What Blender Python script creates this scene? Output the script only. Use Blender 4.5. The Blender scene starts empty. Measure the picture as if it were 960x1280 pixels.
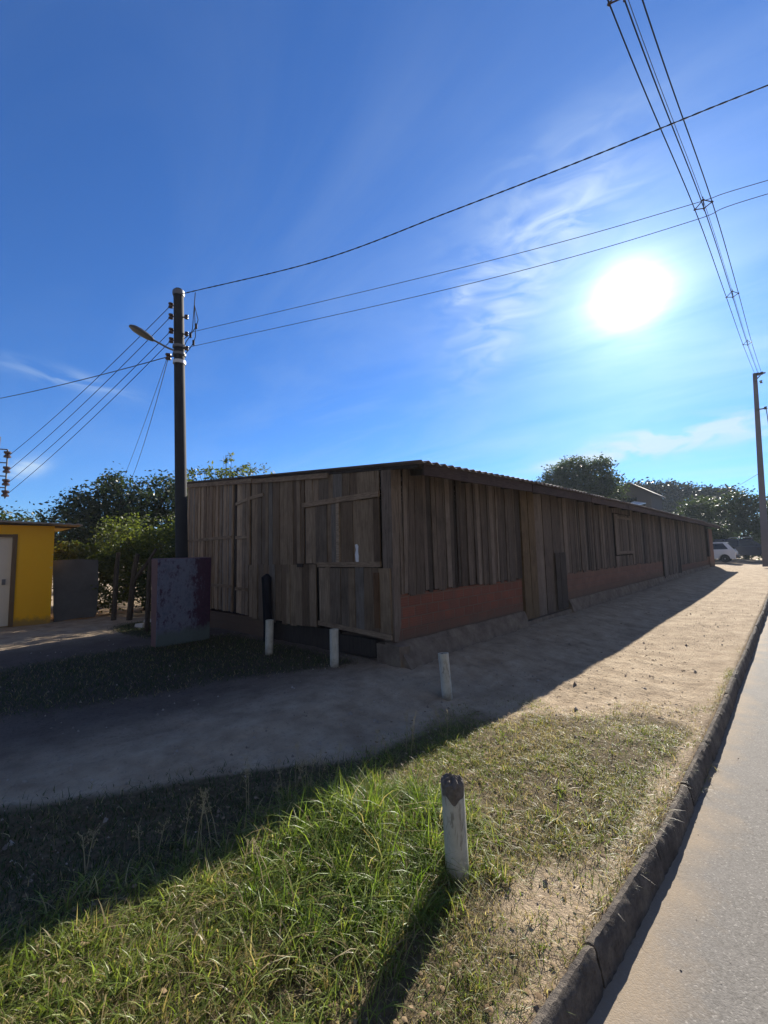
import bpy, math, random
import numpy as np
from mathutils import Vector, Matrix
random.seed(7)
rng = np.random.default_rng(7)
scene = bpy.context.scene
COL = scene.collection

# ------------------------------------------------------------------ camera
cam_d = bpy.data.cameras.new('camera')
cam = bpy.data.objects.new('camera', cam_d); COL.objects.link(cam)
cam_d.sensor_fit = 'VERTICAL'; cam_d.sensor_height = 36.0; cam_d.sensor_width = 27.0
cam_d.lens = 545.0 / 1280.0 * 36.0
cam_d.clip_start = 0.05; cam_d.clip_end = 3000
_a, _p, _r = math.radians(42.8), math.radians(5.55), math.atan(.025)
F = Vector((-math.sin(_a)*math.cos(_p), math.cos(_a)*math.cos(_p), math.sin(_p)))
r0 = Vector((math.cos(_a), math.sin(_a), 0)); u0 = r0.cross(F)
Rv = r0*math.cos(_r) - u0*math.sin(_r); Uv = r0*math.sin(_r) + u0*math.cos(_r)
M = Matrix((Rv, Uv, -F)).transposed().to_4x4()
M.translation = Vector((3.6756, -4.1285, 1.35))
cam.matrix_world = M
scene.camera = cam

# ------------------------------------------------------------------ sky, sun, exposure
SUN_EL, SUN_AZ = math.radians(27.4), math.radians(11.56)       # azimuth left of +Y
SUN_DIR = Vector((-math.sin(SUN_AZ)*math.cos(SUN_EL), math.cos(SUN_AZ)*math.cos(SUN_EL), math.sin(SUN_EL)))
world = bpy.data.worlds.new('World'); scene.world = world; world.use_nodes = True
wt = world.node_tree; wn = wt.nodes; wl = wt.links; wn.clear()
w_out = wn.new('ShaderNodeOutputWorld'); w_bg = wn.new('ShaderNodeBackground')
w_bg.inputs['Strength'].default_value = 0.05
sky = wn.new('ShaderNodeTexSky'); sky.sky_type = 'NISHITA'; sky.sun_disc = False
sky.sun_elevation = SUN_EL; sky.sun_rotation = -SUN_AZ
sky.air_density = 1.0; sky.dust_density = 0.2; sky.ozone_density = 4.0
w_tc = wn.new('ShaderNodeTexCoord')
def wmath(op, a, b=None, c=None):
    n = wn.new('ShaderNodeMath'); n.operation = op
    for i, v in enumerate((a, b, c)):
        if v is None: continue
        if isinstance(v, (int, float)): n.inputs[i].default_value = v
        else: wl.new(v, n.inputs[i])
    return n.outputs[0]
def wmix(fac, a, b, mode='MIX'):
    n = wn.new('ShaderNodeMix'); n.data_type = 'RGBA'; n.blend_type = mode
    for s, v in ((n.inputs[0], fac), (n.inputs[6], a), (n.inputs[7], b)):
        if isinstance(v, (int, float)): s.default_value = v
        elif isinstance(v, tuple): s.default_value = v
        else: wl.new(v, s)
    return n.outputs[2]
WISPS = [((-.14, .97, .205), .15, .026, .06, 2.2), ((-.30, .94, .185), .10, .012, .08, 1.5), ((-.441, .731, .52), .03, .016, .6, 1.0), ((-.348, .758, .552), .16, .09, .7, .55), ((-.24, .76, .60), .13, .07, .5, .55), ((-.40, .80, .45), .12, .05, .8, .5), ((-.99, .13, .17), .03, .015, .5, 1.0), ((-.93, .17, .33), .10, .014, -.12, .5), ((-.26, .80, .60), .05, .02, .4, .5)]
w_dot = wn.new('ShaderNodeVectorMath'); w_dot.operation = 'DOT_PRODUCT'
wl.new(w_tc.outputs['Generated'], w_dot.inputs[0]); w_dot.inputs[1].default_value = SUN_DIR
cosang = wmath('MAXIMUM', w_dot.outputs['Value'], 0.0)
# thin cirrus on a high flat layer
w_sep = wn.new('ShaderNodeSeparateXYZ'); wl.new(w_tc.outputs['Generated'], w_sep.inputs[0])
zz = wmath('MAXIMUM', wmath('ADD', w_sep.outputs['Z'], 0.06), 0.03)
w_cmb = wn.new('ShaderNodeCombineXYZ')
wl.new(wmath('DIVIDE', w_sep.outputs['X'], zz), w_cmb.inputs[0]); wl.new(wmath('DIVIDE', w_sep.outputs['Y'], zz), w_cmb.inputs[1])
w_map = wn.new('ShaderNodeMapping'); w_map.inputs['Rotation'].default_value = (0, 0, math.radians(35))
w_map.inputs['Scale'].default_value = (0.55, 1.5, 1); w_map.inputs['Location'].default_value = (1.3, 0.4, 0)
wl.new(w_cmb.outputs[0], w_map.inputs['Vector'])
w_no = wn.new('ShaderNodeTexNoise'); w_no.inputs['Scale'].default_value = 0.9; w_no.inputs['Detail'].default_value = 9
w_no.inputs['Roughness'].default_value = 0.62; w_no.inputs['Distortion'].default_value = 0.7
wl.new(w_map.outputs[0], w_no.inputs['Vector'])
w_no2 = wn.new('ShaderNodeTexNoise'); w_no2.inputs['Scale'].default_value = 0.35; w_no2.inputs['Detail'].default_value = 3
wl.new(w_cmb.outputs[0], w_no2.inputs['Vector'])
cl = wmath('MULTIPLY', wmath('SUBTRACT', w_no.outputs[0], 0.43), 2.4)
cl = wmath('MULTIPLY', wmath('MAXIMUM', cl, 0.0), wmath('MAXIMUM', wmath('MULTIPLY', wmath('SUBTRACT', w_no2.outputs[0], 0.34), 3.2), 0.0))
near_sun = wmath('POWER', cosang, 5.0)
cl = wmath('MINIMUM', wmath('MULTIPLY', cl, wmath('ADD', wmath('MULTIPLY', near_sun, 0.6), 0.10)), 0.5)
SKY_TINT = (0.44, 0.83, 1.34, 1)
skyc = wmix(1.0, sky.outputs[0], SKY_TINT, 'MULTIPLY')
CLOUD = (5.6, 7.0, 8.2, 1)
skyc = wmix(cl, skyc, CLOUD)
# a few separate wisps of cirrus: direction, half width, half height, tilt, strength
def wvdot(v, e):
    n = wn.new('ShaderNodeVectorMath'); n.operation = 'DOT_PRODUCT'; wl.new(v, n.inputs[0]); n.inputs[1].default_value = e; return n.outputs['Value']
w_no3 = wn.new('ShaderNodeTexNoise'); w_no3.inputs['Scale'].default_value = 9; w_no3.inputs['Detail'].default_value = 8; w_no3.inputs['Distortion'].default_value = 1.0
w_m3 = wn.new('ShaderNodeMapping'); w_m3.inputs['Scale'].default_value = (1, 1, 3.2); wl.new(w_tc.outputs['Generated'], w_m3.inputs[0]); wl.new(w_m3.outputs[0], w_no3.inputs['Vector'])
for d, aw, ah, tilt, k in WISPS:
    d = Vector(d).normalized(); e1 = d.cross(Vector((0, 0, 1))).normalized(); e2 = e1.cross(d)
    f1 = e1*math.cos(tilt)+e2*math.sin(tilt); f2 = e2*math.cos(tilt)-e1*math.sin(tilt)
    u = wmath('DIVIDE', wvdot(w_tc.outputs['Generated'], f1), aw); v = wmath('DIVIDE', wvdot(w_tc.outputs['Generated'], f2), ah)
    g = wmath('EXPONENT', wmath('MULTIPLY', wmath('ADD', wmath('MULTIPLY', u, u), wmath('MULTIPLY', v, v)), -1.0))
    g = wmath('MULTIPLY', g, wmath('GREATER_THAN', wvdot(w_tc.outputs['Generated'], d), 0.0))
    nn_ = wmath('MAXIMUM', wmath('MULTIPLY', wmath('SUBTRACT', w_no3.outputs[0], 0.38), 3.2), 0.0)
    skyc = wmix(wmath('MINIMUM', wmath('MULTIPLY', wmath('MULTIPLY', g, nn_), k), 0.8), skyc, CLOUD)
# unseen broken cloud added behind the viewer as neutral fill for shaded walls
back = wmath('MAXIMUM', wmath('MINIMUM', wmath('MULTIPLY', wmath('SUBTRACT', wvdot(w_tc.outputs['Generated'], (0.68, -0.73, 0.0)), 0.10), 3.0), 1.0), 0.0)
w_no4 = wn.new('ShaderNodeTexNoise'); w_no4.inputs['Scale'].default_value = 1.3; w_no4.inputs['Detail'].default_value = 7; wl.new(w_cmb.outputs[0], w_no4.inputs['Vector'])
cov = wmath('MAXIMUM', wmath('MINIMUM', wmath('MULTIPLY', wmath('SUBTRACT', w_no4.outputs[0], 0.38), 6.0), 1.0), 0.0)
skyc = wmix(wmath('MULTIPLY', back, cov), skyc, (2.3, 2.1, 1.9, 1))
# the sun's own aureole in the thin high cloud
def lobe(power, col):
    f = wmath('POWER', cosang, power)
    n = wn.new('ShaderNodeVectorMath'); n.operation = 'SCALE'; n.inputs[0].default_value = col; wl.new(f, n.inputs['Scale'])
    return n.outputs[0]
haze_n = wmath('ADD', 0.45, wmath('MULTIPLY', wmath('MAXIMUM', wmath('SUBTRACT', w_no.outputs[0], 0.3), 0.0), 2.6))
def vscale(a, f):
    n = wn.new('ShaderNodeVectorMath'); n.operation = 'SCALE'; wl.new(a, n.inputs[0]); wl.new(f, n.inputs['Scale']); return n.outputs[0]
def vadd(a, b):
    n = wn.new('ShaderNodeVectorMath'); n.operation = 'ADD'; wl.new(a, n.inputs[0]); wl.new(b, n.inputs[1]); return n.outputs[0]
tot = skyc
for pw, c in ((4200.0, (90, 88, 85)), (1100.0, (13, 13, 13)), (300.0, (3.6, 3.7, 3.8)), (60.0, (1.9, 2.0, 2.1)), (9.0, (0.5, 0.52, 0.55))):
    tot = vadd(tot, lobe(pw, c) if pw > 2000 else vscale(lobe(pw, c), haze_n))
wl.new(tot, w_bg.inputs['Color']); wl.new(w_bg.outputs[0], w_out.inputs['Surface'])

sun_d = bpy.data.lights.new('sun', 'SUN'); sun_d.energy = 5.0; sun_d.angle = math.radians(0.5); sun_d.color = (1.0, 0.93, 0.82)
sun = bpy.data.objects.new('sun', sun_d); COL.objects.link(sun)
sun.rotation_euler = (-SUN_DIR).to_track_quat('-Z', 'Y').to_euler()
scene.view_settings.view_transform = 'Standard'; scene.view_settings.look = 'None'
scene.view_settings.exposure = 1.22; scene.view_settings.gamma = 1.0; scene.view_settings.use_curve_mapping = False

# ------------------------------------------------------------------ materials
class NT:
    def __init__(self, name):
        self.m = bpy.data.materials.new(name); self.m.use_nodes = True
        self.t = self.m.node_tree; self.n = self.t.nodes; self.n.clear()
        self.out = self.n.new('ShaderNodeOutputMaterial')
    def node(self, kind, **kw):
        n = self.n.new(kind)
        for k, v in kw.items(): setattr(n, k, v)
        return n
    def link(self, a, b): self.t.links.new(a, b)
    def setv(self, s, v):
        if isinstance(v, bpy.types.NodeSocket): self.link(v, s)
        elif isinstance(v, tuple) and len(v) == 3 and s.type == 'RGBA': s.default_value = (*v, 1)
        else: s.default_value = v
    def coord(self, scale=(1, 1, 1), kind='Object', rot=(0, 0, 0)):
        tc = self.node('ShaderNodeTexCoord'); mp = self.node('ShaderNodeMapping')
        mp.inputs['Scale'].default_value = scale; mp.inputs['Rotation'].default_value = rot
        self.link(tc.outputs[kind], mp.inputs['Vector']); return mp.outputs[0]
    def noise(self, vec, scale, detail=5, rough=.6, dist=0):
        n = self.node('ShaderNodeTexNoise'); n.inputs['Scale'].default_value = scale; n.inputs['Detail'].default_value = detail
        n.inputs['Roughness'].default_value = rough; n.inputs['Distortion'].default_value = dist
        self.link(vec, n.inputs['Vector']); return n.outputs[0]
    def ramp(self, fac, stops, interp='LINEAR'):
        n = self.node('ShaderNodeValToRGB'); r = n.color_ramp; r.interpolation = interp
        while len(r.elements) < len(stops): r.elements.new(.5)
        for e, (p, c) in zip(r.elements, stops):
            e.position = p; e.color = (*c, 1) if isinstance(c, tuple) else (c, c, c, 1)
        self.setv(n.inputs[0], fac); return n.outputs[0]
    def mix(self, fac, a, b, mode='MIX'):
        n = self.node('ShaderNodeMix', data_type='RGBA', blend_type=mode)
        self.setv(n.inputs[0], fac); self.setv(n.inputs[6], a); self.setv(n.inputs[7], b); return n.outputs[2]
    def math(self, op, a, b=0.0):
        n = self.node('ShaderNodeMath', operation=op); self.setv(n.inputs[0], a); self.setv(n.inputs[1], b); return n.outputs[0]
    def bump(self, h, strength=.5, dist=.02):
        n = self.node('ShaderNodeBump'); n.inputs['Strength'].default_value = strength; n.inputs['Distance'].default_value = dist
        self.link(h, n.inputs['Height']); return n.outputs[0]
    def rnd(self): return self.node('ShaderNodeNewGeometry').outputs['Random Per Island']
    def sep(self, vec):
        n = self.node('ShaderNodeSeparateXYZ'); self.link(vec, n.inputs[0]); return n.outputs
    def surf(self, color, rough=.8, bump=None, metal=0, spec=.3, **kw):
        b = self.node('ShaderNodeBsdfPrincipled')
        self.setv(b.inputs['Base Color'], color); self.setv(b.inputs['Roughness'], rough)
        b.inputs['Metallic'].default_value = metal; b.inputs['Specular IOR Level'].default_value = spec
        for k, v in kw.items(): self.setv(b.inputs[k], v)
        if bump is not None: self.link(bump, b.inputs['Normal'])
        self.link(b.outputs[0], self.out.inputs['Surface']); return self.m

def plain(name, col, rough=.6, metal=0, spec=.4, var=.25, scale=6.0):
    t = NT(name); v = t.coord()
    n = t.noise(v, scale, 6, .65)
    c = t.mix(n, tuple(x*(1-var) for x in col), tuple(min(1, x*(1+var)) for x in col))
    return t.surf(c, rough, t.bump(n, .15, .01), metal, spec)

def wood(name, cols, grain=(22, 22, 1.1), dark=.45):
    t = NT(name); v = t.coord()
    isl = t.rnd()
    base = t.ramp(isl, [(i/(len(cols)-1), c) for i, c in enumerate(cols)])
    off = t.node('ShaderNodeVectorMath', operation='ADD'); t.link(v, off.inputs[0])
    cmb = t.node('ShaderNodeCombineXYZ'); t.link(t.math('MULTIPLY', isl, 37.0), cmb.inputs[0]); t.link(t.math('MULTIPLY', isl, 91.0), cmb.inputs[2])
    t.link(cmb.outputs[0], off.inputs[1])
    mp = t.node('ShaderNodeMapping'); mp.inputs['Scale'].default_value = grain; t.link(off.outputs[0], mp.inputs['Vector'])
    g = t.noise(mp.outputs[0], 3.2, 8, .7, .6)
    stain = t.noise(off.outputs[0], 2.3, 5, .65)
    c = t.mix(t.ramp(g, [(.34, 1.0), (.62, 0.0)]), base, t.mix(1.0, base, (dark, dark*.96, dark*.92), 'MULTIPLY'))
    c = t.mix(t.ramp(stain, [(.50, 0.0), (.72, .55)]), c, t.mix(1.0, c, (.36, .34, .33), 'MULTIPLY'))
    return t.surf(c, .88, t.bump(g, .55, .012), 0, .15)

W_LIGHT = [(.25, .172, .105), (.36, .262, .168), (.29, .205, .133), (.17, .115, .072), (.42, .31, .205), (.27, .235, .195), (.20, .17, .142), (.26, .18, .108)]
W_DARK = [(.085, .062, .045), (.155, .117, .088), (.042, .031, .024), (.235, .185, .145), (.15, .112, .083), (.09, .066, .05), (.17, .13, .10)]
MAT = {}
MAT['slat'] = wood('weathered_slat', [tuple(x*1.3 for x in c) for c in W_LIGHT])
MAT['board'] = wood('weathered_board', [tuple(x*.78 for x in c) for c in W_LIGHT])
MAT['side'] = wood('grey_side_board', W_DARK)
MAT['batten'] = wood('pale_batten', [(.34, .25, .165), (.28, .20, .13), (.38, .29, .20)], (2.0, 20, 20))
MAT['vbatten'] = wood('pale_upright', [(.38, .285, .19), (.30, .22, .145), (.34, .25, .17)])
MAT['yellowwood'] = wood('yellowish_plank', [(.20, .135, .065), (.15, .10, .053), (.17, .118, .06)])
MAT['darkwood'] = wood('dark_plank', [(.045, .036, .03), (.06, .048, .04), (.035, .028, .024)])
MAT['middark'] = wood('dark_door_plank', [(.085, .065, .05), (.065, .05, .04)])
MAT['orangewood'] = wood('orange_plank', [(.20, .10, .045), (.16, .085, .04), (.11, .07, .045)])
MAT['eave'] = wood('reddish_eave_board', [(.085, .055, .042), (.07, .045, .036), (.10, .064, .05)], (20, 2, 20))
MAT['char'] = wood('blackened_wood', [(.010, .011, .014), (.016, .017, .021), (.02, .02, .026)])
MAT['bark'] = wood('bark', [(.10, .08, .06), (.075, .06, .045), (.12, .10, .078)], (12, 12, 3))
MAT['cast'] = plain('old_concrete', (.13, .112, .095), .95, 0, .1, .8, 45)
MAT['polemat'] = plain('dark_pole_concrete', (.022, .023, .027), .75, 0, .2, .3, 7)
MAT['greypole'] = plain('grey_pole_concrete', (.17, .155, .16), .9, 0, .2, .2, 5)
MAT['metal'] = plain('dull_metal', (.16, .16, .165), .5, .7, .4, .2, 20)
MAT['black'] = plain('black_cable', (.018, .018, .02), .6, 0, .3, .1)
MAT['greycable'] = plain('grey_cable', (.09, .09, .095), .5, .2, .4, .1)
MAT['insul'] = plain('brown_insulator', (.06, .03, .022), .3, 0, .5, .2)
MAT['band'] = plain('pale_band', (.55, .55, .56), .5, .3, .4, .1)
MAT['lamphead'] = plain('lamp_housing', (.10, .10, .10), .5, .3, .4, .2)
MAT['lens'] = plain('lamp_lens', (.13, .12, .10), .3, 0, .6, .2)

def roof_mat():
    t = NT('corrugated_sheet'); v = t.coord()
    n = t.noise(v, 1.6, 7, .7); n2 = t.noise(v, 14, 4, .6)
    c = t.ramp(n, [(.3, (.075, .055, .05)), (.5, (.13, .105, .095)), (.7, (.10, .062, .045))])
    c = t.mix(t.math('MULTIPLY', n2, .35), c, (.05, .04, .04))
    return t.surf(c, .7, t.bump(n2, .2, .01), .15, .3)
MAT['roof'] = roof_mat()

def brick_mat(nm='clay_brick', c1=(.235, .085, .052), c2=(.17, .066, .043), cm=(.165, .11, .08)):
    t = NT(nm); v = t.coord()
    s = t.sep(v); cb = t.node('ShaderNodeCombineXYZ')
    t.link(t.math('ADD', s[0], s[1]), cb.inputs[0]); t.link(s[2], cb.inputs[1])
    b = t.node('ShaderNodeTexBrick'); t.link(cb.outputs[0], b.inputs['Vector'])
    b.inputs['Scale'].default_value = 1.0; b.inputs['Brick Width'].default_value = .26; b.inputs['Row Height'].default_value = .135
    b.inputs['Mortar Size'].default_value = .010; b.inputs['Mortar Smooth'].default_value = .4; b.inputs['Bias'].default_value = .1
    b.inputs['Color1'].default_value = (*c1, 1); b.inputs['Color2'].default_value = (*c2, 1)
    b.inputs['Mortar'].default_value = (*cm, 1)
    n = t.noise(v, 3.5, 7, .7); n3 = t.noise(v, 40, 3, .6)
    rid = t.node('ShaderNodeTexWave', wave_type='BANDS', bands_direction='Z'); rid.inputs['Scale'].default_value = 11
    t.link(v, rid.inputs['Vector'])
    c = t.mix(t.ramp(n, [(.42, 0.0), (.72, .8)]), b.outputs['Color'], (.13, .075, .055))
    c = t.mix(t.math('MULTIPLY', rid.outputs[1], .18), c, (.12, .045, .03))
    low = t.ramp(t.math('ADD', s[2], t.math('MULTIPLY', n3, -.12)), [(.20, 1.0), (.46, 0.0)])
    c = t.mix(t.math('MULTIPLY', low, .8), c, (.115, .085, .062))
    h = t.math('ADD', t.math('MULTIPLY', b.outputs['Fac'], -1.0), t.math('ADD', t.math('MULTIPLY', rid.outputs[1], .25), t.math('MULTIPLY', n3, .35)))
    return t.surf(c, .92, t.bump(h, .8, .012), 0, .1)
MAT['brick'] = brick_mat()
MAT['oldbrick'] = brick_mat('faded_brick', (.21, .115, .08), (.165, .095, .07), (.17, .125, .10))

def plinth_mat():
    t = NT('rough_plinth'); v = t.coord()
    n = t.noise(v, 4, 8, .7); n2 = t.noise(v, 25, 5, .7)
    c = t.ramp(n, [(.3, (.085, .066, .05)), (.5, (.17, .13, .097)), (.7, (.25, .20, .145))])
    return t.surf(c, .95, t.bump(t.math('ADD', n, t.math('MULTIPLY', n2, .5)), .9, .03), 0, .1)
MAT['plinth'] = plinth_mat()

def peel_mat():
    t = NT('peeling_paint'); v = t.coord(); s = t.sep(v)
    a = t.noise(v, 5.5, 10, .78, .3); b = t.noise(t.coord((9, 9, 3)), 1.9, 9, .8); f = t.noise(v, 30, 4, .6)
    blue = t.ramp(a, [(.3, (.06, .075, .12)), (.5, (.15, .165, .225)), (.7, (.09, .105, .16))])
    purple = t.ramp(f, [(.3, (.032, .011, .026)), (.7, (.065, .022, .045))])
    edge = t.math('MULTIPLY', t.math('ABSOLUTE', t.math('ADD', s[1], 1.07)), .34)
    k = t.math('ADD', t.math('ADD', t.math('MULTIPLY', a, .6), t.math('MULTIPLY', b, .55)), edge)
    k = t.math('ADD', k, t.math('MULTIPLY', t.ramp(s[2], [(1.22, 0.0), (1.36, 1.0)]), .28))
    k = t.math('ADD', k, t.math('MULTIPLY', t.math('SUBTRACT', s[1], -1.07), .22))
    c = t.mix(t.ramp(k, [(.61, 0.0), (.70, .92)]), blue, purple)
    low = t.math('SUBTRACT', t.math('ADD', t.math('MULTIPLY', a, .5), .12), t.math('MULTIPLY', s[2], 1.0))
    c = t.mix(t.ramp(low, [(.10, 0.0), (.2, .9)]), c, (.10, .13, .125))
    c = t.mix(t.math('LESS_THAN', s[0], -3.634), c, t.mix(a, (.10, .05, .055), (.22, .14, .125)))
    return t.surf(c, .85, t.bump(t.math('ADD', k, t.math('MULTIPLY', f, .2)), .6, .015), 0, .2)
MAT['peel'] = peel_mat()

def pvc_mat():
    t = NT('dirty_white_pipe'); v = t.coord(); s = t.sep(v)
    n = t.noise(v, 9, 7, .7); sc = t.noise(t.coord((30, 30, 5), rot=(.3, .5, 0)), 1.2, 5, .7, 1.2)
    c = t.mix(t.ramp(n, [(.4, 0.0), (.8, .7)]), (.47, .455, .39), (.25, .23, .18))
    c = t.mix(t.ramp(sc, [(.56, 0.0), (.63, .7)]), c, (.13, .115, .09))
    c = t.mix(t.ramp(t.math('SUBTRACT', t.math('MULTIPLY', n, .3), s[2]), [(.02, 0.0), (.16, .85)]), c, (.15, .125, .09))
    return t.surf(c, .5, t.bump(n, .15, .005), 0, .4)
MAT['pvc'] = pvc_mat()

def yellow_mat():
    t = NT('yellow_plaster'); v = t.coord(); s = t.sep(v)
    n = t.noise(v, 2.2, 8, .65); f = t.noise(v, 7, 8, .72)
    c = t.mix(n, (.86, .41, .008), (.92, .49, .012))
    edge = t.ramp(t.math('ADD', f, t.math('MULTIPLY', t.math('SUBTRACT', s[1], .07), 1.1)), [(.60, 0.0), (.63, 1.0)])
    c = t.mix(t.math('MULTIPLY', edge, t.ramp(s[2], [(.25, 0.0), (.5, .9)])), c, (.62, .52, .33))
    low = t.ramp(t.math('SUBTRACT', t.math('MULTIPLY', f, .4), s[2]), [(.02, 0.0), (.16, .8)])
    c = t.mix(low, c, (.24, .15, .06))
    return t.surf(c, .85, t.bump(f, .2, .01), 0, .2)
MAT['yellow'] = yellow_mat()
MAT['greycement'] = plain('grey_cement_sheet', (.27, .24, .21), .9, 0, .1, .3, 4)
MAT['cream'] = plain('cream_door', (.62, .54, .42), .6, 0, .3, .08)
MAT['brownframe'] = plain('brown_frame', (.14, .085, .04), .7, 0, .3, .2)
MAT['slab'] = plain('grey_sheet', (.115, .108, .10), .9, 0, .15, .4, 3.5)
MAT['paper'] = plain('torn_paper', (.62, .62, .63), .9, 0, .1, .2, 30)
MAT['debris'] = plain('pale_debris', (.5, .46, .42), .9, 0, .1, .2, 12)
MAT['plaster'] = plain('grey_plaster', (.11, .105, .105), .9, 0, .1, .15, 3)
MAT['tin'] = plain('bright_tin', (.75, .75, .76), .35, .3, .5, .08, 10)

def ground_mat():
    t = NT('sandy_soil'); v = t.coord(); s = t.sep(v)
    big = t.noise(v, .55, 6, .6); mid = t.noise(v, 3.5, 8, .68); fine = t.noise(v, 28, 6, .7); vf = t.noise(v, 140, 3, .6)
    streak = t.noise(t.coord((2.2, .5, 1)), 2.0, 6, .65, .5)
    sand = t.ramp(mid, [(.30, (.235, .175, .115)), (.5, (.38, .295, .20)), (.70, (.48, .385, .27))])
    sand = t.mix(t.ramp(streak, [(.50, 0.0), (.70, .5)]), sand, (.25, .19, .125))
    sand = t.mix(t.ramp(fine, [(.50, 0.0), (.68, .5)]), sand, (.14, .105, .072))
    sand = t.mix(t.ramp(vf, [(.60, 0.0), (.72, .45)]), sand, (.46, .40, .31))
    att = t.node('ShaderNodeAttribute', attribute_name='soil').outputs['Fac']
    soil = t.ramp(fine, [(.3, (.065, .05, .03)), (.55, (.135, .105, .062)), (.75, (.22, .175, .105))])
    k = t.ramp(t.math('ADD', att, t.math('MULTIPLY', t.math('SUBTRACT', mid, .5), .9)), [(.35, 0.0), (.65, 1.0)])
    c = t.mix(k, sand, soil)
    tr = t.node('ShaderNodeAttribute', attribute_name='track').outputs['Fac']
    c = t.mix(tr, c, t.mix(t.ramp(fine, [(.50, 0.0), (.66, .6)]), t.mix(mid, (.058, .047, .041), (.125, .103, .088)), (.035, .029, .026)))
    h = t.math('ADD', t.math('ADD', t.math('MULTIPLY', mid, 1.0), t.math('MULTIPLY', fine, .7)), t.math('MULTIPLY', vf, .22))
    return t.surf(c, .95, t.bump(h, .85, .03), 0, .08)
MAT['ground'] = ground_mat()

def road_mat():
    t = NT('worn_asphalt'); v = t.coord(); s = t.sep(v)
    vor = t.node('ShaderNodeTexVoronoi'); vor.inputs['Scale'].default_value = 150; t.link(v, vor.inputs['Vector'])
    fine = t.noise(v, 90, 5, .7); mid = t.noise(v, 2.2, 7, .65); big = t.noise(v, .5, 4)
    stone = t.ramp(t.sep(vor.outputs['Color'])[0], [(.0, (.10, .093, .083)), (.6, (.17, .158, .142)), (.92, (.19, .178, .16)), (.97, (.31, .29, .26)), (1.0, (.38, .355, .32))])
    c = t.mix(.45, stone, t.ramp(fine, [(.3, (.105, .096, .084)), (.7, (.24, .222, .195))]))
    c = t.mix(t.ramp(mid, [(.45, 0.0), (.8, .45)]), c, (.23, .21, .19))
    # drifted sand along the kerb
    e = t.math('ADD', t.math('MULTIPLY', t.math('SUBTRACT', s[0], 3.06), 1.7), t.math('MULTIPLY', t.math('SUBTRACT', mid, .5), 1.5))
    sandk = t.ramp(e, [(.0, .9), (.42, 0.0)])
    sandk = t.math('MULTIPLY', sandk, t.ramp(fine, [(.25, 1.0), (.7, .55)]))
    c = t.mix(sandk, c, t.mix(fine, (.25, .19, .125), (.36, .285, .20)))
    h = t.math('ADD', t.math('MULTIPLY', vor.outputs['Distance'], -.8), fine)
    return t.surf(c, .85, t.bump(h, .3, .004), 0, .12)
MAT['road'] = road_mat()

def kerb_mat():
    t = NT('blackened_kerb_stone'); v = t.coord()
    n = t.noise(v, 6, 9, .75); f = t.noise(v, 45, 5, .7)
    c = t.ramp(n, [(.3, (.065, .056, .049)), (.5, (.13, .112, .096)), (.7, (.24, .205, .16))])
    c = t.mix(t.ramp(f, [(.5, 0.0), (.7, .6)]), c, (.05, .043, .038))
    return t.surf(c, .95, t.bump(t.math('ADD', n, t.math('MULTIPLY', f, .6)), 1.0, .03), 0, .1)
MAT['kerb'] = kerb_mat()

def leaf_mat(name, cols, trans=.4):
    t = NT(name); base = t.ramp(t.rnd(), [(i/(len(cols)-1), c) for i, c in enumerate(cols)])
    d = t.node('ShaderNodeBsdfPrincipled'); t.link(base, d.inputs['Base Color']); d.inputs['Roughness'].default_value = .5
    d.inputs['Specular IOR Level'].default_value = .3
    tr = t.node('ShaderNodeBsdfTranslucent'); t.link(t.mix(1.0, base, (1.5, 1.6, .7), 'MULTIPLY'), tr.inputs['Color'])
    mx = t.node('ShaderNodeMixShader'); mx.inputs[0].default_value = trans
    t.link(d.outputs[0], mx.inputs[1]); t.link(tr.outputs[0], mx.inputs[2]); t.link(mx.outputs[0], t.out.inputs['Surface']); return t.m
MAT['leaf_dark'] = leaf_mat('dark_leaves', [(.018, .03, .010), (.028, .044, .015), (.04, .058, .02)], .28)
MAT['leaf_mid'] = leaf_mat('mid_leaves', [(.028, .045, .015), (.04, .06, .02), (.058, .078, .026), (.034, .052, .018)], .3)
MAT['leaf_light'] = leaf_mat('light_leaves', [(.05, .068, .016), (.08, .10, .024), (.12, .13, .034), (.04, .058, .015)], .45)
MAT['leaf_far'] = leaf_mat('far_leaves', [(.018, .028, .018), (.028, .04, .026), (.022, .034, .024)], .15)

def grass_mat():
    t = NT('grass_blade'); c = t.node('ShaderNodeAttribute', attribute_name='col').outputs['Color']
    d = t.node('ShaderNodeBsdfPrincipled'); t.link(c, d.inputs['Base Color']); d.inputs['Roughness'].default_value = .45
    d.inputs['Specular IOR Level'].default_value = .35
    tr = t.node('ShaderNodeBsdfTranslucent'); t.link(t.mix(1.0, c, (1.35, 1.4, .8), 'MULTIPLY'), tr.inputs['Color'])
    mx = t.node('ShaderNodeMixShader'); mx.inputs[0].default_value = .45
    t.link(d.outputs[0], mx.inputs[1]); t.link(tr.outputs[0], mx.inputs[2]); t.link(mx.outputs[0], t.out.inputs['Surface']); return t.m
MAT['grass'] = grass_mat()

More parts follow.
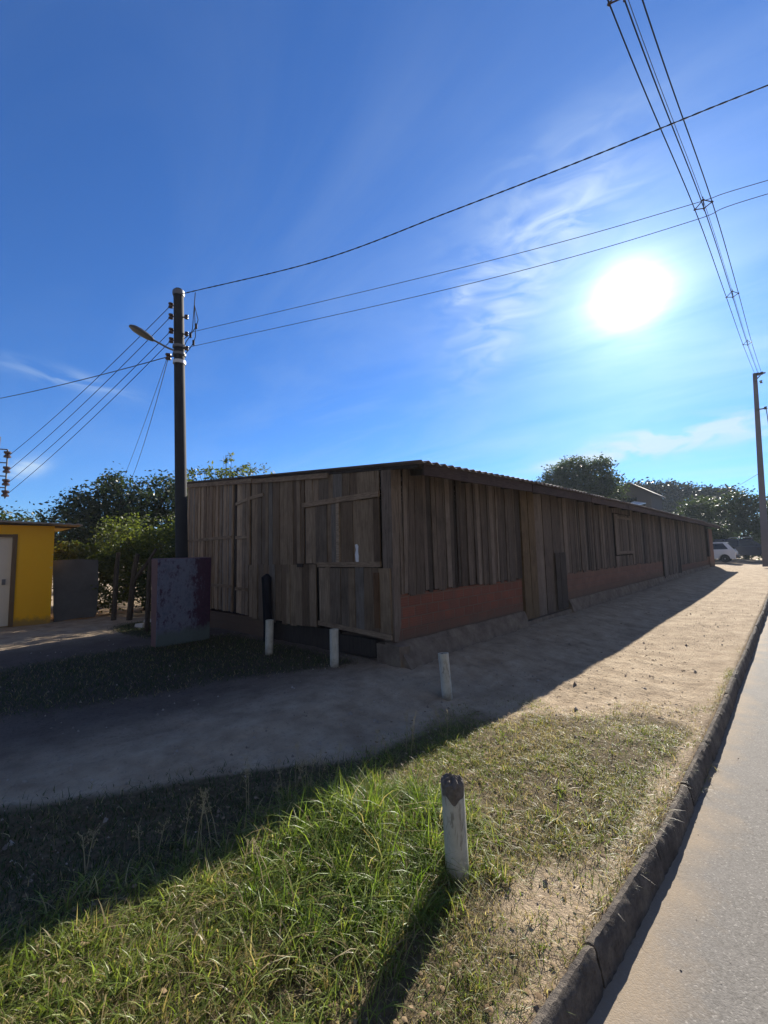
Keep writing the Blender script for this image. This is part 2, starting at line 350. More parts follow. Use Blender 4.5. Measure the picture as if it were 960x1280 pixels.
def paint(name, col, rough=.3, coat=.5):
    t = NT(name); return t.surf(col, t.math('ADD', t.math('MULTIPLY', t.noise(t.coord(), 5, 4), .12), rough), None, 0, .5, **{'Coat Weight': coat})
MAT['carwhite'] = paint('white_car_paint', (.72, .72, .72)); MAT['carnavy'] = paint('navy_car_paint', (.012, .018, .04), .5, .1)
MAT['glass'] = NT('dark_car_glass').surf((.012, .014, .018), .06, None, 0, .6)
MAT['tyre'] = plain('tyre_rubber', (.02, .02, .021), .85); MAT['rim'] = plain('wheel_rim', (.35, .35, .36), .4, .6)
MAT['redlamp'] = plain('red_lamp', (.4, .02, .015), .25); MAT['clearlamp'] = plain('clear_lamp', (.6, .6, .58), .2)
MAT['trim'] = plain('black_trim', (.02, .02, .022), .6)

# ------------------------------------------------------------------ mesh helpers
class MB:
    def __init__(self): self.v = []; self.f = []
    def add(self, vs, fs):
        o = len(self.v); self.v += [tuple(p) for p in vs]; self.f += [tuple(i+o for i in f) for f in fs]; return self
    def box(self, x0, x1, y0, y1, z0, z1, jit=0.0):
        vs = [(x, y, z) for z in (z0, z1) for (x, y) in ((x0, y0), (x1, y0), (x1, y1), (x0, y1))]
        if jit: vs = [tuple(c + random.uniform(-jit, jit) for c in p) for p in vs]
        return self.add(vs, [(3, 2, 1, 0), (4, 5, 6, 7), (0, 1, 5, 4), (1, 2, 6, 5), (2, 3, 7, 6), (3, 0, 4, 7)])
    def hexa(self, vs):
        return self.add(vs, [(3, 2, 1, 0), (4, 5, 6, 7), (0, 1, 5, 4), (1, 2, 6, 5), (2, 3, 7, 6), (3, 0, 4, 7)])
    def tube(self, pts, radii, n=8, cap=True):
        pts = [Vector(p) for p in pts]
        if isinstance(radii, (int, float)): radii = [radii]*len(pts)
        vs = []; up = None
        for i, p in enumerate(pts):
            d = (pts[min(i+1, len(pts)-1)] - pts[max(i-1, 0)]).normalized()
            if up is None: up = Vector((0, 0, 1)) if abs(d.z) < .9 else Vector((1, 0, 0))
            a = d.cross(up).normalized(); up = a.cross(d).normalized()
            for k in range(n):
                t = 2*math.pi*k/n
                vs.append(p + (a*math.cos(t) + up*math.sin(t))*radii[i])
        fs = [(i*n+k, i*n+(k+1) % n, (i+1)*n+(k+1) % n, (i+1)*n+k) for i in range(len(pts)-1) for k in range(n)]
        if cap: fs += [tuple(range(n))[::-1], tuple((len(pts)-1)*n+k for k in range(n))]
        return self.add(vs, fs)
    def lathe(self, prof, c=(0, 0, 0), n=20, axis='z', wob=0):
        vs = []
        for (r, h) in prof:
            for k in range(n):
                t = 2*math.pi*k/n; rr = r*(1+random.uniform(-wob, wob))
                p = (rr*math.cos(t), rr*math.sin(t), h + (random.uniform(-wob, wob)*.1 if wob else 0))
                if axis == 'y': p = (p[0], p[2], p[1])
                vs.append((p[0]+c[0], p[1]+c[1], p[2]+c[2]))
        m = len(prof)
        fs = [(i*n+k, i*n+(k+1) % n, (i+1)*n+(k+1) % n, (i+1)*n+k) for i in range(m-1) for k in range(n)]
        fs += [tuple(range(n))[::-1], tuple((m-1)*n+k for k in range(n))]
        return self.add(vs, fs)
    def build(self, name, mat, parent=None, smooth=False):
        me = bpy.data.meshes.new(name)
        off = Vector((0, 0, 0)); q = parent
        while q is not None: off += q.location; q = q.parent
        me.from_pydata([(p[0]-off.x, p[1]-off.y, p[2]-off.z) for p in self.v], [], self.f); me.update()
        me.materials.append(mat)
        if smooth:
            me.polygons.foreach_set('use_smooth', [True]*len(me.polygons))
            try: me.set_sharp_from_angle(angle=math.radians(40))
            except Exception: pass
        o = bpy.data.objects.new(name, me); COL.objects.link(o)
        if parent is not None: o.parent = parent
        return o
def tag(o, label=None, cat=None, group=None, kind=None):
    if label: o['label'] = label
    if cat: o['category'] = cat
    if group: o['group'] = group
    if kind: o['kind'] = kind
    return o
def empty(name, loc, label=None, cat=None, group=None):
    o = bpy.data.objects.new(name, None); COL.objects.link(o); o.location = loc; o.empty_display_size = .2
    return tag(o, label, cat, group)
def np_mesh(name, verts, faces_q, mat, parent=None, col=None, tris=None, smooth=False):
    me = bpy.data.meshes.new(name); nq = len(faces_q); nt = 0 if tris is None else len(tris)
    me.vertices.add(len(verts)); me.vertices.foreach_set('co', verts.astype(np.float32).ravel())
    idx = faces_q.astype(np.int32).ravel(); starts = np.arange(nq)*4
    if nt: idx = np.concatenate([idx, tris.astype(np.int32).ravel()]); starts = np.concatenate([starts, nq*4+np.arange(nt)*3])
    me.loops.add(len(idx)); me.loops.foreach_set('vertex_index', idx)
    me.polygons.add(nq+nt); me.polygons.foreach_set('loop_start', starts.astype(np.int32))
    if smooth: me.polygons.foreach_set('use_smooth', np.ones(nq+nt, bool))
    me.update(calc_edges=True)
    if col is not None:
        a = me.color_attributes.new('col', 'FLOAT_COLOR', 'POINT')
        a.data.foreach_set('color', np.c_[col, np.ones(len(col))].astype(np.float32).ravel())
    me.materials.append(mat); o = bpy.data.objects.new(name, me); COL.objects.link(o)
    if parent is not None: o.parent = parent
    return o
def sstep(a, b, x): t = np.clip((x-a)/(b-a), 0, 1); return t*t*(3-2*t)
def vnoise(x, y, s, seed=0):
    r = np.random.default_rng(seed); out = 0
    for _ in range(7):
        a = r.uniform(0, 6.28); k = s*r.uniform(.5, 1.7); out = out + np.sin(k*(x*np.cos(a)+y*np.sin(a)) + r.uniform(0, 6.28) + 1.3*np.sin(.6*k*(x*np.sin(a)-y*np.cos(a))+r.uniform(0, 6.28)))
    return out/3.7

# ------------------------------------------------------------------ terrain
def rise(y): return .20*sstep(6, 30, y)
def ground_z(x, y):
    x = np.asarray(x, float); y = np.asarray(y, float)
    z = -.19*sstep(.15, 1.7, x) + rise(y)*(.6 + .4*sstep(0, 2.5, x))
    z = z - .05*sstep(-.3, -3.5, y)*sstep(-4, 0, x) + .045*np.exp(-((x-2.0)/.55)**2)*sstep(.6, -.8, y)
    z = z + (.085*sstep(-.4, -1.9, y) + .10*sstep(-2.9, -3.9, y))*np.exp(-((x-1.45)/.5)**2)
    z = z + (.007*vnoise(x, y, 34, 6) + .0035*np.random.default_rng(5).normal(size=x.shape)*(x.size > 10000))*sstep(2.98, 2.8, x)*np.exp(-((x-2)**2+(y)**2)/30)
    nearf = np.exp(-((x-2)**2+(y+1)**2)/160)
    z = z + (.012*vnoise(x, y, 2.1, 3) + .007*vnoise(x, y, 6.3, 4) + .004*vnoise(x, y, 15, 5))*nearf*sstep(2.98, 2.75, x)
    far = np.hypot(x, y)
    return z + .010*vnoise(x, y, .5, 8)
KX0, KX1 = 2.975, 3.055
def kshift(y): return np.interp(y, [-6, -2.6, -2.0, -1.2, .3, 3, 9], [-.09, -.055, -.01, .035, .05, .06, .07])
def road_z(y): return -.325 + rise(y)
gx = np.unique(np.round(np.concatenate([np.array([-400, -200, -120, -80, -50, -35, -25, -18]), np.arange(-14, -5, .35), np.arange(-5, -1, .14), np.arange(-1, 2.95, .045), [2.96, 3.0], np.array([3.2, 5, 7, 8.9, 9.0, 10, 12, 16, 24, 40, 80, 160, 400])]), 3))
gy = np.unique(np.round(np.concatenate([np.array([-300, -150, -80, -40, -20, -12]), np.arange(-8, -5, .2), np.arange(-5, 3, .05), np.arange(3, 9, .12), np.arange(9, 32, .4), np.array([34, 37, 41, 46, 55, 70, 90, 120, 170, 260, 400, 700])]), 3))
GX, GY = np.meshgrid(gx, gy)
UX = GX.copy(); GX = GX + kshift(GY)*sstep(2.0, 2.9, GX)*sstep(6, 3.2, GX)
GZ = ground_z(GX, GY)
under = (UX > 2.99) & (UX < 8.95); GZ = np.where(under, road_z(GY)-.12, GZ)
nx, ny = len(gx), len(gy)
I = (np.arange(ny-1)[:, None]*nx + np.arange(nx-1)[None]).ravel()
ground = np_mesh('ground', np.c_[GX.ravel(), GY.ravel(), GZ.ravel()], np.c_[I, I+1, I+1+nx, I+nx], MAT['ground'], smooth=True)
tag(ground, 'sandy bare ground with trodden path between shed and kerb', 'ground', kind='structure')
def turf_amount(x, y):
    n = vnoise(x, y, 2.4, 21)*.22 + vnoise(x, y, 7, 22)*.14
    bank = sstep(1.05, 1.5, x)*sstep(3.0, 2.78, x - kshift(y) + vnoise(x, y, 6, 24)*.07)*sstep(.9, -.55, y + .4 - .75*(x-1.7) + n*1.6 + vnoise(x, y, 5, 23)*.35)
    bare = np.exp(-(((x-2.72)/.2)**2+((y+2.1)/.35)**2))*.8
    return np.clip(bank*(.85+n)*(1-bare), 0, 1)
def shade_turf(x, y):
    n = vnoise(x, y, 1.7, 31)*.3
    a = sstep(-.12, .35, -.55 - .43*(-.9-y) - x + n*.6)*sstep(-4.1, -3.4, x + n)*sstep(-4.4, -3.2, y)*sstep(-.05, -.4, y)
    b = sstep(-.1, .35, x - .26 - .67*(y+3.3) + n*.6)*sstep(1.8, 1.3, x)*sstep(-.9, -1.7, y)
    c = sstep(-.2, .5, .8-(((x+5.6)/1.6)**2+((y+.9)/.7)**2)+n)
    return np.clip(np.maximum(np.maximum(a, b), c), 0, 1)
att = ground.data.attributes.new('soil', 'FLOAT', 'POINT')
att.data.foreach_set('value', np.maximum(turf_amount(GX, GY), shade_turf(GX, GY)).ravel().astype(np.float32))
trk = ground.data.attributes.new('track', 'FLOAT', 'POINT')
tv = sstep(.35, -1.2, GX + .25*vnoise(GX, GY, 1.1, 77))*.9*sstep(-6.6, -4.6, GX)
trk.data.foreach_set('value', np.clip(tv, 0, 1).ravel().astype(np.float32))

ys = np.concatenate([np.arange(-30, 40, .5), np.arange(40, 401, 10)])
xs = np.array([2.9, 3.5, 4.5, 6, 7.5, 8.98])
RX, RY = np.meshgrid(xs, ys); RZ = road_z(RY) + .03*(1-((RX-6)/3)**2)
n_ = len(xs); I = (np.arange(len(ys)-1)[:, None]*n_ + np.arange(n_-1)[None]).ravel()
road = np_mesh('road', np.c_[RX.ravel(), RY.ravel(), RZ.ravel()], np.c_[I, I+1, I+1+n_, I+n_], MAT['road'], smooth=True)
tag(road, 'worn grey asphalt road with sand drifted along the kerb', 'road', kind='structure')

def kerb_run(x0, x1, y_start, y_end, side):
    mb = MB(); y = y_start
    while y < y_end:
        L = random.uniform(.75, 1.0) if y < 14 else 2.0
        if y > 40: L = 15
        ns = max(4, int(L/.025)) if y < 6 else 4
        dx, dz, tw = random.uniform(-.006, .006), random.uniform(-.012, .006), random.uniform(-.008, .008)
        prof = [(x0, -.3), (x0, -.01), (x0+.014, .008), (x0+.032, .010), (x0+.046, -.006), (x0+.054, -.03), (x0+.064, -.08), (x0+.072, -.15), (x0+.078, -.3)]
        m = len(prof); vs = []
        for i in range(ns+1):
            yy = y + .006 + (L-.012)*i/ns
            e = min(i, ns-i)/ns*L; chip = random.uniform(.004, .012)*math.exp(-e/.02) + (.010*max(0, float(vnoise(np.array(yy), np.array(0.0), 5.0, 91))-.5) if y < 8 else 0)
            gz = float(rise(yy)) - .185
            for j, (px, pz) in enumerate(prof):
                r = .0035 if 0 < j < m-1 else .002
                if y > 10: r *= .4
                vs.append((px + (float(kshift(yy)) if side > 0 else 0) + dx*(1 if side > 0 else -1) + tw*(i/ns-.5) + random.uniform(-r, r)*1.2 - (chip*.6 if j >= 4 else 0), yy, gz + pz + dz + random.uniform(-r, r) - (chip if 1 < j < 6 else 0)))
        fs = [(i*m+j, (i+1)*m+j, (i+1)*m+j+1, i*m+j+1) for i in range(ns) for j in range(m-1)]
        fs += [tuple(range(m)), tuple(ns*m+j for j in range(m))[::-1]]
        if side < 0:
            vs = [(x0+x1-p[0], p[1], p[2]) for p in vs]; fs = [f[::-1] for f in fs]
        mb.add(vs, fs); y += L
    return mb
k = kerb_run(KX0, KX1, -9, 200, 1).build('kerb', MAT['kerb'], smooth=True)
tag(k, 'blackened chipped kerb stones along the sandy verge', 'kerb', kind='structure')
k = kerb_run(8.93, 9.08, -9, 200, -1).build('kerb', MAT['kerb'], smooth=True)
tag(k, 'kerb on the far side of the road', 'kerb', kind='structure')

# ------------------------------------------------------------------ long wooden shed
shed = empty('wooden_shed', (0, 0, 0), 'long low weathered wooden plank building with brick base and corrugated roof', 'shed')
def eave_z(y): return float(np.interp(y, [-1, 0, 2, 5, 10, 23, 31], [2.44, 2.45, 2.495, 2.545, 2.565, 2.60, 2.58]))
RS = .0916
def roof_z(x, y): return eave_z(y) + (.57-x)*RS
# roof
ny_ = int(30.5/.029); yy = np.linspace(-.10, 30.3, ny_); xx = np.array([.57, .2, -1, -2.5, -4, -5.3, -6.35])
A, B = np.meshgrid(xx, yy)
sag = .012*vnoise(A*0, B, .9, 41)
Zt = np.vectorize(roof_z)(A, B) + .02*np.sin(B*2*math.pi/.17) + sag
Vt = np.c_[A.ravel(), B.ravel(), Zt.ravel()]; Vb = Vt - np.array([0, 0, .008])
nn = len(xx); I = (np.arange(ny_-1)[:, None]*nn + np.arange(nn-1)[None]).ravel(); T = len(Vt)
q = [np.c_[I, I+nn, I+nn+1, I+1], np.c_[I, I+1, I+1+nn, I+nn]+T]
e0 = np.arange(ny_-1)*nn; q.append(np.c_[e0, e0+T, e0+nn+T, e0+nn])
e1 = np.arange(nn-1); q.append(np.c_[e1, e1+1, e1+1+T, e1+T])
np_mesh('roof', np.r_[Vt, Vb], np.concatenate(q), MAT['roof'], shed, smooth=True)
# rafters and eave purlin
for y in np.arange(.35, 30, 1.25):
    mb = MB(); z0 = eave_z(y); mb.hexa([(.5, y, z0-.11), (.5, y+.05, z0-.11), (-6.0, y+.05, z0+.485), (-6.0, y, z0+.485), (.5, y, z0-.03), (.5, y+.05, z0-.03), (-6.0, y+.05, z0+.565), (-6.0, y, z0+.565)]); mb.build('rafter', MAT['darkwood'], shed)
mb = MB()
for i in range(10):
    a, b = i*3.03, i*3.03+3.0
    za, zb = eave_z(a)-.035, eave_z(b)-.035
    mb.hexa([(.50, a, za-.13), (.53, a, za-.13), (.53, b, zb-.13), (.50, b, zb-.13), (.50, a, za), (.53, a, za), (.53, b, zb), (.50, b, zb)])
mb.build('eave_board', MAT['eave'], shed)
# front fascia under the rake
mb = MB()
def rake(xa, xb, d0, d1, y0, y1):
    mb.hexa([(xa, y0, roof_z(xa, 0)-d1), (xb, y0, roof_z(xb, 0)-d1), (xb, y1, roof_z(xb, 0)-d1), (xa, y1, roof_z(xa, 0)-d1),
             (xa, y0, roof_z(xa, 0)-d0), (xb, y0, roof_z(xb, 0)-d0), (xb, y1, roof_z(xb, 0)-d0), (xa, y1, roof_z(xa, 0)-d0)])
rake(-6.15, -3.3, .04, .125, -.075, -.045); rake(-3.28, -1.2, .055, .13, -.07, -.045)
mb.build('fascia_board', MAT['batten'], shed)
mb = MB(); rake(-6.15, .45, .025, .075, -.04, .0); mb.build('rake_beam', MAT['darkwood'], shed)

# planks on a wall: (along a, from plane offset d), axis 'x' = front wall, 'y' = long wall
def planks(mb, axis, a0, a1, z0f, z1f, wmin, wmax, d0=.0, th=.02, gap=.004, zj=.0, skip=0.0, tilt=.006):
    a = a0
    while a < a1-.01:
        w = min(random.uniform(wmin, wmax), a1-a)
        if random.random() < skip: a += w; continue
        g = random.uniform(0, gap*2); p = a+g; r = a+w
        zb = z0f(a) + random.uniform(-zj, zj); zt = z1f((p+r)/2) - random.uniform(0, .015)
        o = d0 + random.uniform(0, .020); t = random.uniform(-tilt, tilt)
        if axis == 'x':
            vs = [(p+t, -o-th, zb), (r+t, -o-th, zb+random.uniform(-.008, .008)), (r+t, -o, zb), (p+t, -o, zb), (p-t, -o-th, zt), (r-t, -o-th, zt), (r-t, -o, zt), (p-t, -o, zt)]
        else:
            vs = [(o+th, p+t, zb), (o+th, r+t, zb+random.uniform(-.008, .008)), (o, r+t, zb), (o, p+t, zb), (o+th, p-t, zt), (o+th, r-t, zt), (o, r-t, zt), (o, p-t, zt)]
        mb.hexa(vs); a += w
    return mb
rt = lambda x: roof_z(x, 0) - .03
C_ = lambda v: (lambda a: v)
# front facade, left to right
mb = MB(); planks(mb, 'x', -6.10, -4.02, C_(.36), rt, .05, .115, 0, .018, .011, .015, 0, .010)
mb.build('slat_wall', MAT['slat'], shed)
mb = MB(); planks(mb, 'x', -3.90, -3.47, C_(.34), rt, .07, .13, .0, .018, .004, .01)
mb.build('slat_wall', MAT['slat'], shed)
mb = MB(); planks(mb, 'x', -3.36, -1.81, C_(1.2), rt, .08, .18, .0, .018, .006, .01)
mb.build('plank_wall', MAT['board'], shed)
mb = MB(); planks(mb, 'x', -3.40, -1.50, C_(.30), C_(1.235), .09, .19, .024, .018, .004, .035)
mb.build('lower_plank_wall', MAT['board'], shed)
mb = MB(); planks(mb, 'x', -1.78, -.20, C_(2.10), rt, .1, .2, .0, .018, .004, .0)
mb.build('plank_wall', MAT['board'], shed)
MB().box(-4.02, -3.93, -.012, .03, .33, rt(-4)).build('dark_upright', MAT['darkwood'], shed); MB().box(-3.44, -3.36, .0, .05, .3, rt(-3.4)).build('dark_upright', MAT['darkwood'], shed)
mb = MB(); mb.box(-3.475, -3.395, -.05, -.022, 1.22, rt(-3.43)+.0, .004); mb.build('upright_batten', MAT['vbatten'], shed)
mb = MB()
for (x0, x1, z, dz) in ((-6.1, -4.05, 1.72, .0), (-6.1, -4.05, .80, .0), (-3.9, -3.48, 2.33, .05), (-3.9, -3.48, 1.70, .0), (-3.9, -3.48, .76, .0), (-3.39, -2.95, 2.39, .02)):
    mb.hexa([(x0, -.052, z), (x1, -.052, z+dz), (x1, -.032, z+dz), (x0, -.032, z), (x0, -.052, z+.055), (x1, -.052, z+.055+dz), (x1, -.032, z+.055+dz), (x0, -.032, z+.055)])
mb.build('cross_battens', MAT['batten'], shed)
# shutter
mb = MB(); planks(mb, 'x', -1.76, -.19, C_(1.24), C_(2.10), .09, .2, .012, .02, .004, .0)
sh = mb.build('shutter', MAT['board'], shed)
mb = MB(); mb.box(-1.80, -.17, -.075, -.045, 2.10, 2.17, .006); mb.box(-1.45, -.17, -.078, -.05, 1.19, 1.255, .004); mb.box(-1.03, -.97, -.06, -.034, 1.255, 2.098, .004)
mb.build('shutter_rail', MAT['batten'], sh)
mb = MB(); mb.box(-1.83, -1.785, -.015, .02, 1.2, 2.14); mb.box(-1.95, -1.80, -.075, -.045, 1.19, 1.24, .004); mb.build('shutter_jamb', MAT['darkwood'], shed)
# lower right hatch
mb = MB(); planks(mb, 'x', -1.42, -.02, C_(.37), C_(1.185), .09, .26, .034, .02, .004, .0)
ht = mb.build('lower_hatch', MAT['board'], shed)
mb = MB(); mb.hexa([(-1.42, -.092, .36), (-.0, -.092, .30), (-.0, -.062, .30), (-1.42, -.062, .36), (-1.42, -.092, .42), (-.0, -.092, .36), (-.0, -.062, .36), (-1.42, -.062, .42)]); mb.build('hatch_rail', MAT['batten'], ht)
mb = MB(); mb.box(-.29, -.20, -.079, -.062, .42, 1.12, .004); mb.build('orange_plank', MAT['orangewood'], ht)
MB().box(-1.0, -.32, -.03, -.0, .03, .27, .01).build('skirting_board', MAT['darkwood'], shed); MB().box(-2.9, -1.05, .02, .05, .0, .30, .01).build('skirting_board', MAT['darkwood'], shed)
mb = MB(); mb.box(-.155, .015, -.035, .10, .27, rt(0)-.01, .004); mb.build('corner_post', MAT['side'], shed)
for x0_, x1_, y0_, z1_ in ((-6.1, -2.95, -.02, .315), (-2.95, -.2, .06, .28)): MB().box(x0_, x1_, y0_, .13, -.1, z1_).build('brick_footing', MAT['oldbrick'], shed)
# long wall facing the road
wt_ = lambda y: eave_z(y) + .57*RS - .03
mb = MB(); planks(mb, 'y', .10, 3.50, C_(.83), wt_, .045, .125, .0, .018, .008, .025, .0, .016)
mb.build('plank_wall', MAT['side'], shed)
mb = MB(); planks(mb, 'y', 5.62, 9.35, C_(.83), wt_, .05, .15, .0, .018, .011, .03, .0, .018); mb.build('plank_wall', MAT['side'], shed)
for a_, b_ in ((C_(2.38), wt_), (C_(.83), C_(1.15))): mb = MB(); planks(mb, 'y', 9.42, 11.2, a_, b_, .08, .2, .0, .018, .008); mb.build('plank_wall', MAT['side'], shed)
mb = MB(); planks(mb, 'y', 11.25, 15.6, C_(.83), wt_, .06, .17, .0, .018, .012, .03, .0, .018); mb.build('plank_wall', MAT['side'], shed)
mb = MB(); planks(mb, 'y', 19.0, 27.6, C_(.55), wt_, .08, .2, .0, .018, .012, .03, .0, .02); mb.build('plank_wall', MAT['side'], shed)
mb = MB(); planks(mb, 'y', 9.45, 11.15, C_(1.17), C_(2.36), .12, .25, .02, .02, .004); s2 = mb.build('shutter', MAT['side'], shed)
for z in (1.2, 2.22): MB().box(.045, .065, 9.4, 11.2, z, z+.07).build('shutter_rail', MAT['side'], s2)
MB().box(.0, .06, 3.52, 3.80, .10, wt_(3.6), .006).build('door_post', MAT['yellowwood'], shed); MB().box(.0, .045, 3.84, 4.12, .09, wt_(4)-.02, .006).build('door_post', MAT['yellowwood'], shed)
mb = MB(); planks(mb, 'y', 4.15, 5.58, C_(.09), lambda y: wt_(y)-.02, .16, .26, .0, .022, .003, .0, 0, .003); dr = mb.build('door', MAT['side'], shed)
mb = MB(); planks(mb, 'y', 4.98, 5.56, C_(.12), C_(1.3), .2, .3, .036, .02, .003, .0); mb.build('door_patch', MAT['middark'], dr)
mb = MB(); mb.box(-.02, .10, 3.5, 5.65, -.05, .075, .006); mb.build('door_sill', MAT['plinth'], shed)
mb = MB(); planks(mb, 'y', 15.65, 18.95, C_(.17), wt_, .14, .28, .012, .022, .006); d2 = mb.build('door', MAT['side'], shed)
for y in (15.5, 18.97): MB().box(.0, .06, y, y+.12, .15, wt_(y)).build('door_post', MAT['darkwood'], shed)
mb = MB(); mb.box(-.12, .012, .0, 3.5, .255, .838, .003); mb.build('brick_base', MAT['brick'], shed)
for y0_, y1_, z0_, z1_ in ((5.63, 15.5, .255, .838), (19.1, 28.3, .2, .75)): MB().box(-.12, .012, y0_, y1_, z0_, z1_, .003).build('brick_base', MAT['oldbrick'], shed)
# plinth with a sloping rough skirt
def plinth(y0, y1, n):
    mb = MB(); vs = []
    for i in range(n+1):
        y = y0+(y1-y0)*i/n; j = lambda s: random.uniform(-s, s)
        out = .19*math.exp(-max(y-y0, 0)/1.6)*(1 if y0 < 1 else .2)
        b = float(ground_z(.1, y))
        vs += [(-.13, y, b-.15), (-.13, y, .257+j(.004)), (.035+j(.008), y, .258+j(.008)), (.07+out*.5+j(.012), y, .16+j(.015)), (.11+out+j(.02), y, b-.03), (.13+out, y, b-.15)]
    fs = [(i*6+k, i*6+k+1, (i+1)*6+k+1, (i+1)*6+k) for i in range(n) for k in range(5)] + [tuple(range(6))[::-1], tuple(n*6+k for k in range(6))]
    mb.add(vs, fs); return mb
plinth(-.06, 3.5, 30).build('plinth', MAT['plinth'], shed, True); plinth(5.65, 28.6, 60).build('plinth', MAT['plinth'], shed, True)
mb = MB(); mb.box(-.25, .16, -.10, .06, -.12, .235, .02); mb.build('corner_footing', MAT['plinth'], shed)
MB().box(-.15, .14, 27.7, 28.25, .75, 2.42, .01).build('end_post', MAT['darkwood'], shed); MB().box(-.15, .10, 28.25, 30.1, .0, 2.40, .01).build('end_pier', MAT['oldbrick'], shed)
# back and far walls, posts inside
mb = MB()
for y0_, y1_ in ((.05, 2), (2, 5), (5, 10), (10, 30.1)):
    za, zb = roof_z(-6.1, y0_)-.025, roof_z(-6.1, y1_)-.025; mb.hexa([(-6.12, y0_, -.1), (-6.08, y0_, -.1), (-6.08, y1_, -.1), (-6.12, y1_, -.1), (-6.12, y0_, za), (-6.08, y0_, za), (-6.08, y1_, zb), (-6.12, y1_, zb)])
mb.build('rear_wall', MAT['darkwood'], shed)
MB().hexa([(-6.08, 30.0, -.1), (-.16, 30.0, -.1), (-.16, 30.05, -.1), (-6.08, 30.05, -.1), (-6.08, 30.0, 3.16), (-.16, 30.0, 2.61), (-.16, 30.05, 2.61), (-6.08, 30.05, 3.16)]).build('end_wall', MAT['darkwood'], shed)
for x in (-5.9, -4.7, -3.2, -1.7, -.5): MB().box(x-.05, x+.05, .14, .23, 0, rt(x)-.08).build('wall_post', MAT['darkwood'], shed)
for y in np.arange(1.2, 30, 3.8): MB().box(-.22, -.135, y, y+.09, 0, wt_(y)-.1).build('wall_post', MAT['darkwood'], shed)

# scrap of paper and the blackened post
mb = MB()
pts = [(-.655, 1.27), (-.63, 1.245), (-.60, 1.25), (-.595, 1.33), (-.605, 1.40), (-.60, 1.47), (-.625, 1.50), (-.66, 1.49), (-.65, 1.42), (-.665, 1.36)]
n = len(pts)
vs = [(x, -.041-.004*math.sin(i*2.1), z) for i, (x, z) in enumerate(pts)] + [(x, -.038, z) for x, z in pts]
mb.add(vs, [tuple(range(n)), tuple(range(n, 2*n))[::-1]] + [(i, i+n, (i+1) % n+n, (i+1) % n) for i in range(n)])
tag(mb.build('paper_scrap', MAT['paper']), 'torn white paper scrap stuck to the big shutter on plank front', 'paper')
mb = MB(); mb.tube([(-2.58, -.17, -.05), (-2.60, -.165, .25), (-2.66, -.15, .6), (-2.70, -.13, .9), (-2.72, -.12, 1.02), (-2.70, -.12, 1.07)], [.085, .075, .07, .08, .085, .03], 7)
tag(mb.build('blackened_post', MAT['char'], smooth=True), 'short black charred-looking post standing against the plank front', 'post')

# ------------------------------------------------------------------ bollards
def boll_proto():
    o = empty('bollard', (0, 0, 0)); h = .46; r = .054
    mb = MB(); mb.lathe([(r, -.15), (r, 0), (r, .2), (r*1.01, h-.01), (r*1.02, h), (r*.9, h+.001), (r*.88, h-.02)], n=24); mb.build('pipe_casing', MAT['pvc'], o, True)
    mb = MB(); mb.lathe([(r*.86, h-.05), (r*.86, h-.018), (r*.5, h-.008), (r*.1, h-.012)], n=14, wob=.06); mb.build('concrete_core', MAT['cast'], o, True)
    return o
def copy_thing(o):
    c = o.copy(); COL.objects.link(c)
    for ch in o.children:
        d = ch.copy(); COL.objects.link(d); d.parent = c
    return c
B_ = [((1.0, -.36), .46, (.0, -.075), 'white pipe bollard standing alone on the dirt past the shed corner'),
      ((-.55, -.53), .46, (.0, .0), 'white pipe bollard in front of the lower hatch of the plank front'),
      ((-1.7, -.72), .47, (-.01, -.03), 'white pipe bollard farthest from the road, in front of blackened post')]
proto = boll_proto()
for i, ((x, y), h, (rx, ry), lab) in enumerate(B_):
    o = proto if i == 0 else copy_thing(proto)
    o.location = (x, y, float(ground_z(x, y))-.01); o.rotation_euler = (rx, ry, i*1.7); o.scale = (1, 1, h/.46)
    tag(o, lab, 'bollard', 'white pipe bollards in a row')
# the nearest, broken at the top
bo = empty('bollard', (2.37, -2.26, float(ground_z(2.37, -2.26))-.01), 'near white pipe bollard in the grass with broken lumpy concrete top', 'bollard', 'white pipe bollards in a row')
mb = MB(); r = .056; n = 40; vs = []
cv = Vector((3.6756-2.37, -4.1285+2.26, 0)).normalized(); ang0 = math.atan2(cv.y, cv.x)
zs = [-.15, 0, .1, .2, .3, 1.0]
def rim(t):
    d = (t-ang0-.25+math.pi) % (2*math.pi)-math.pi
    return .448 - .078*max(0, math.cos(d))**.75 - .012*math.sin(5*t)*math.exp(-(d/1.2)**2)
for z in zs:
    for k in range(n):
        t = 2*math.pi*k/n; zz_ = rim(t) if z == 1.0 else z
        vs.append((r*math.cos(t), r*math.sin(t), zz_))
for k in range(n):
    t = 2*math.pi*k/n; vs.append((r*.9*math.cos(t), r*.9*math.sin(t), rim(t)-.001))
for k in range(n):
    t = 2*math.pi*k/n; vs.append((r*.88*math.cos(t), r*.88*math.sin(t), rim(t)-.06))
m = len(zs)+2
mb.add(vs, [(i*n+k, i*n+(k+1) % n, (i+1)*n+(k+1) % n, (i+1)*n+k) for i in range(m-1) for k in range(n)])
c = mb.build('pipe_casing', MAT['pvc'], None, True); c.parent = bo
vs = []; fs = []; n = 28
prof = [(.90, .24), (.93, .30), (.95, .345), (.97, .38), (1.0, .41), (1.0, .44), (.93, .452), (.72, .464), (.42, .471), (.15, .472)]
for (q_, z) in prof:
    for k in range(n):
        t = 2*math.pi*k/n; lump = 1+random.uniform(-.045, .045)*sstep(.3, .4, z)
        rr = r*.99*q_*lump
        vs.append((rr*math.cos(t), rr*math.sin(t), z + float(sstep(.36, .44, z))*(.005*math.sin(2*t+1)+random.uniform(-.007, .007))))
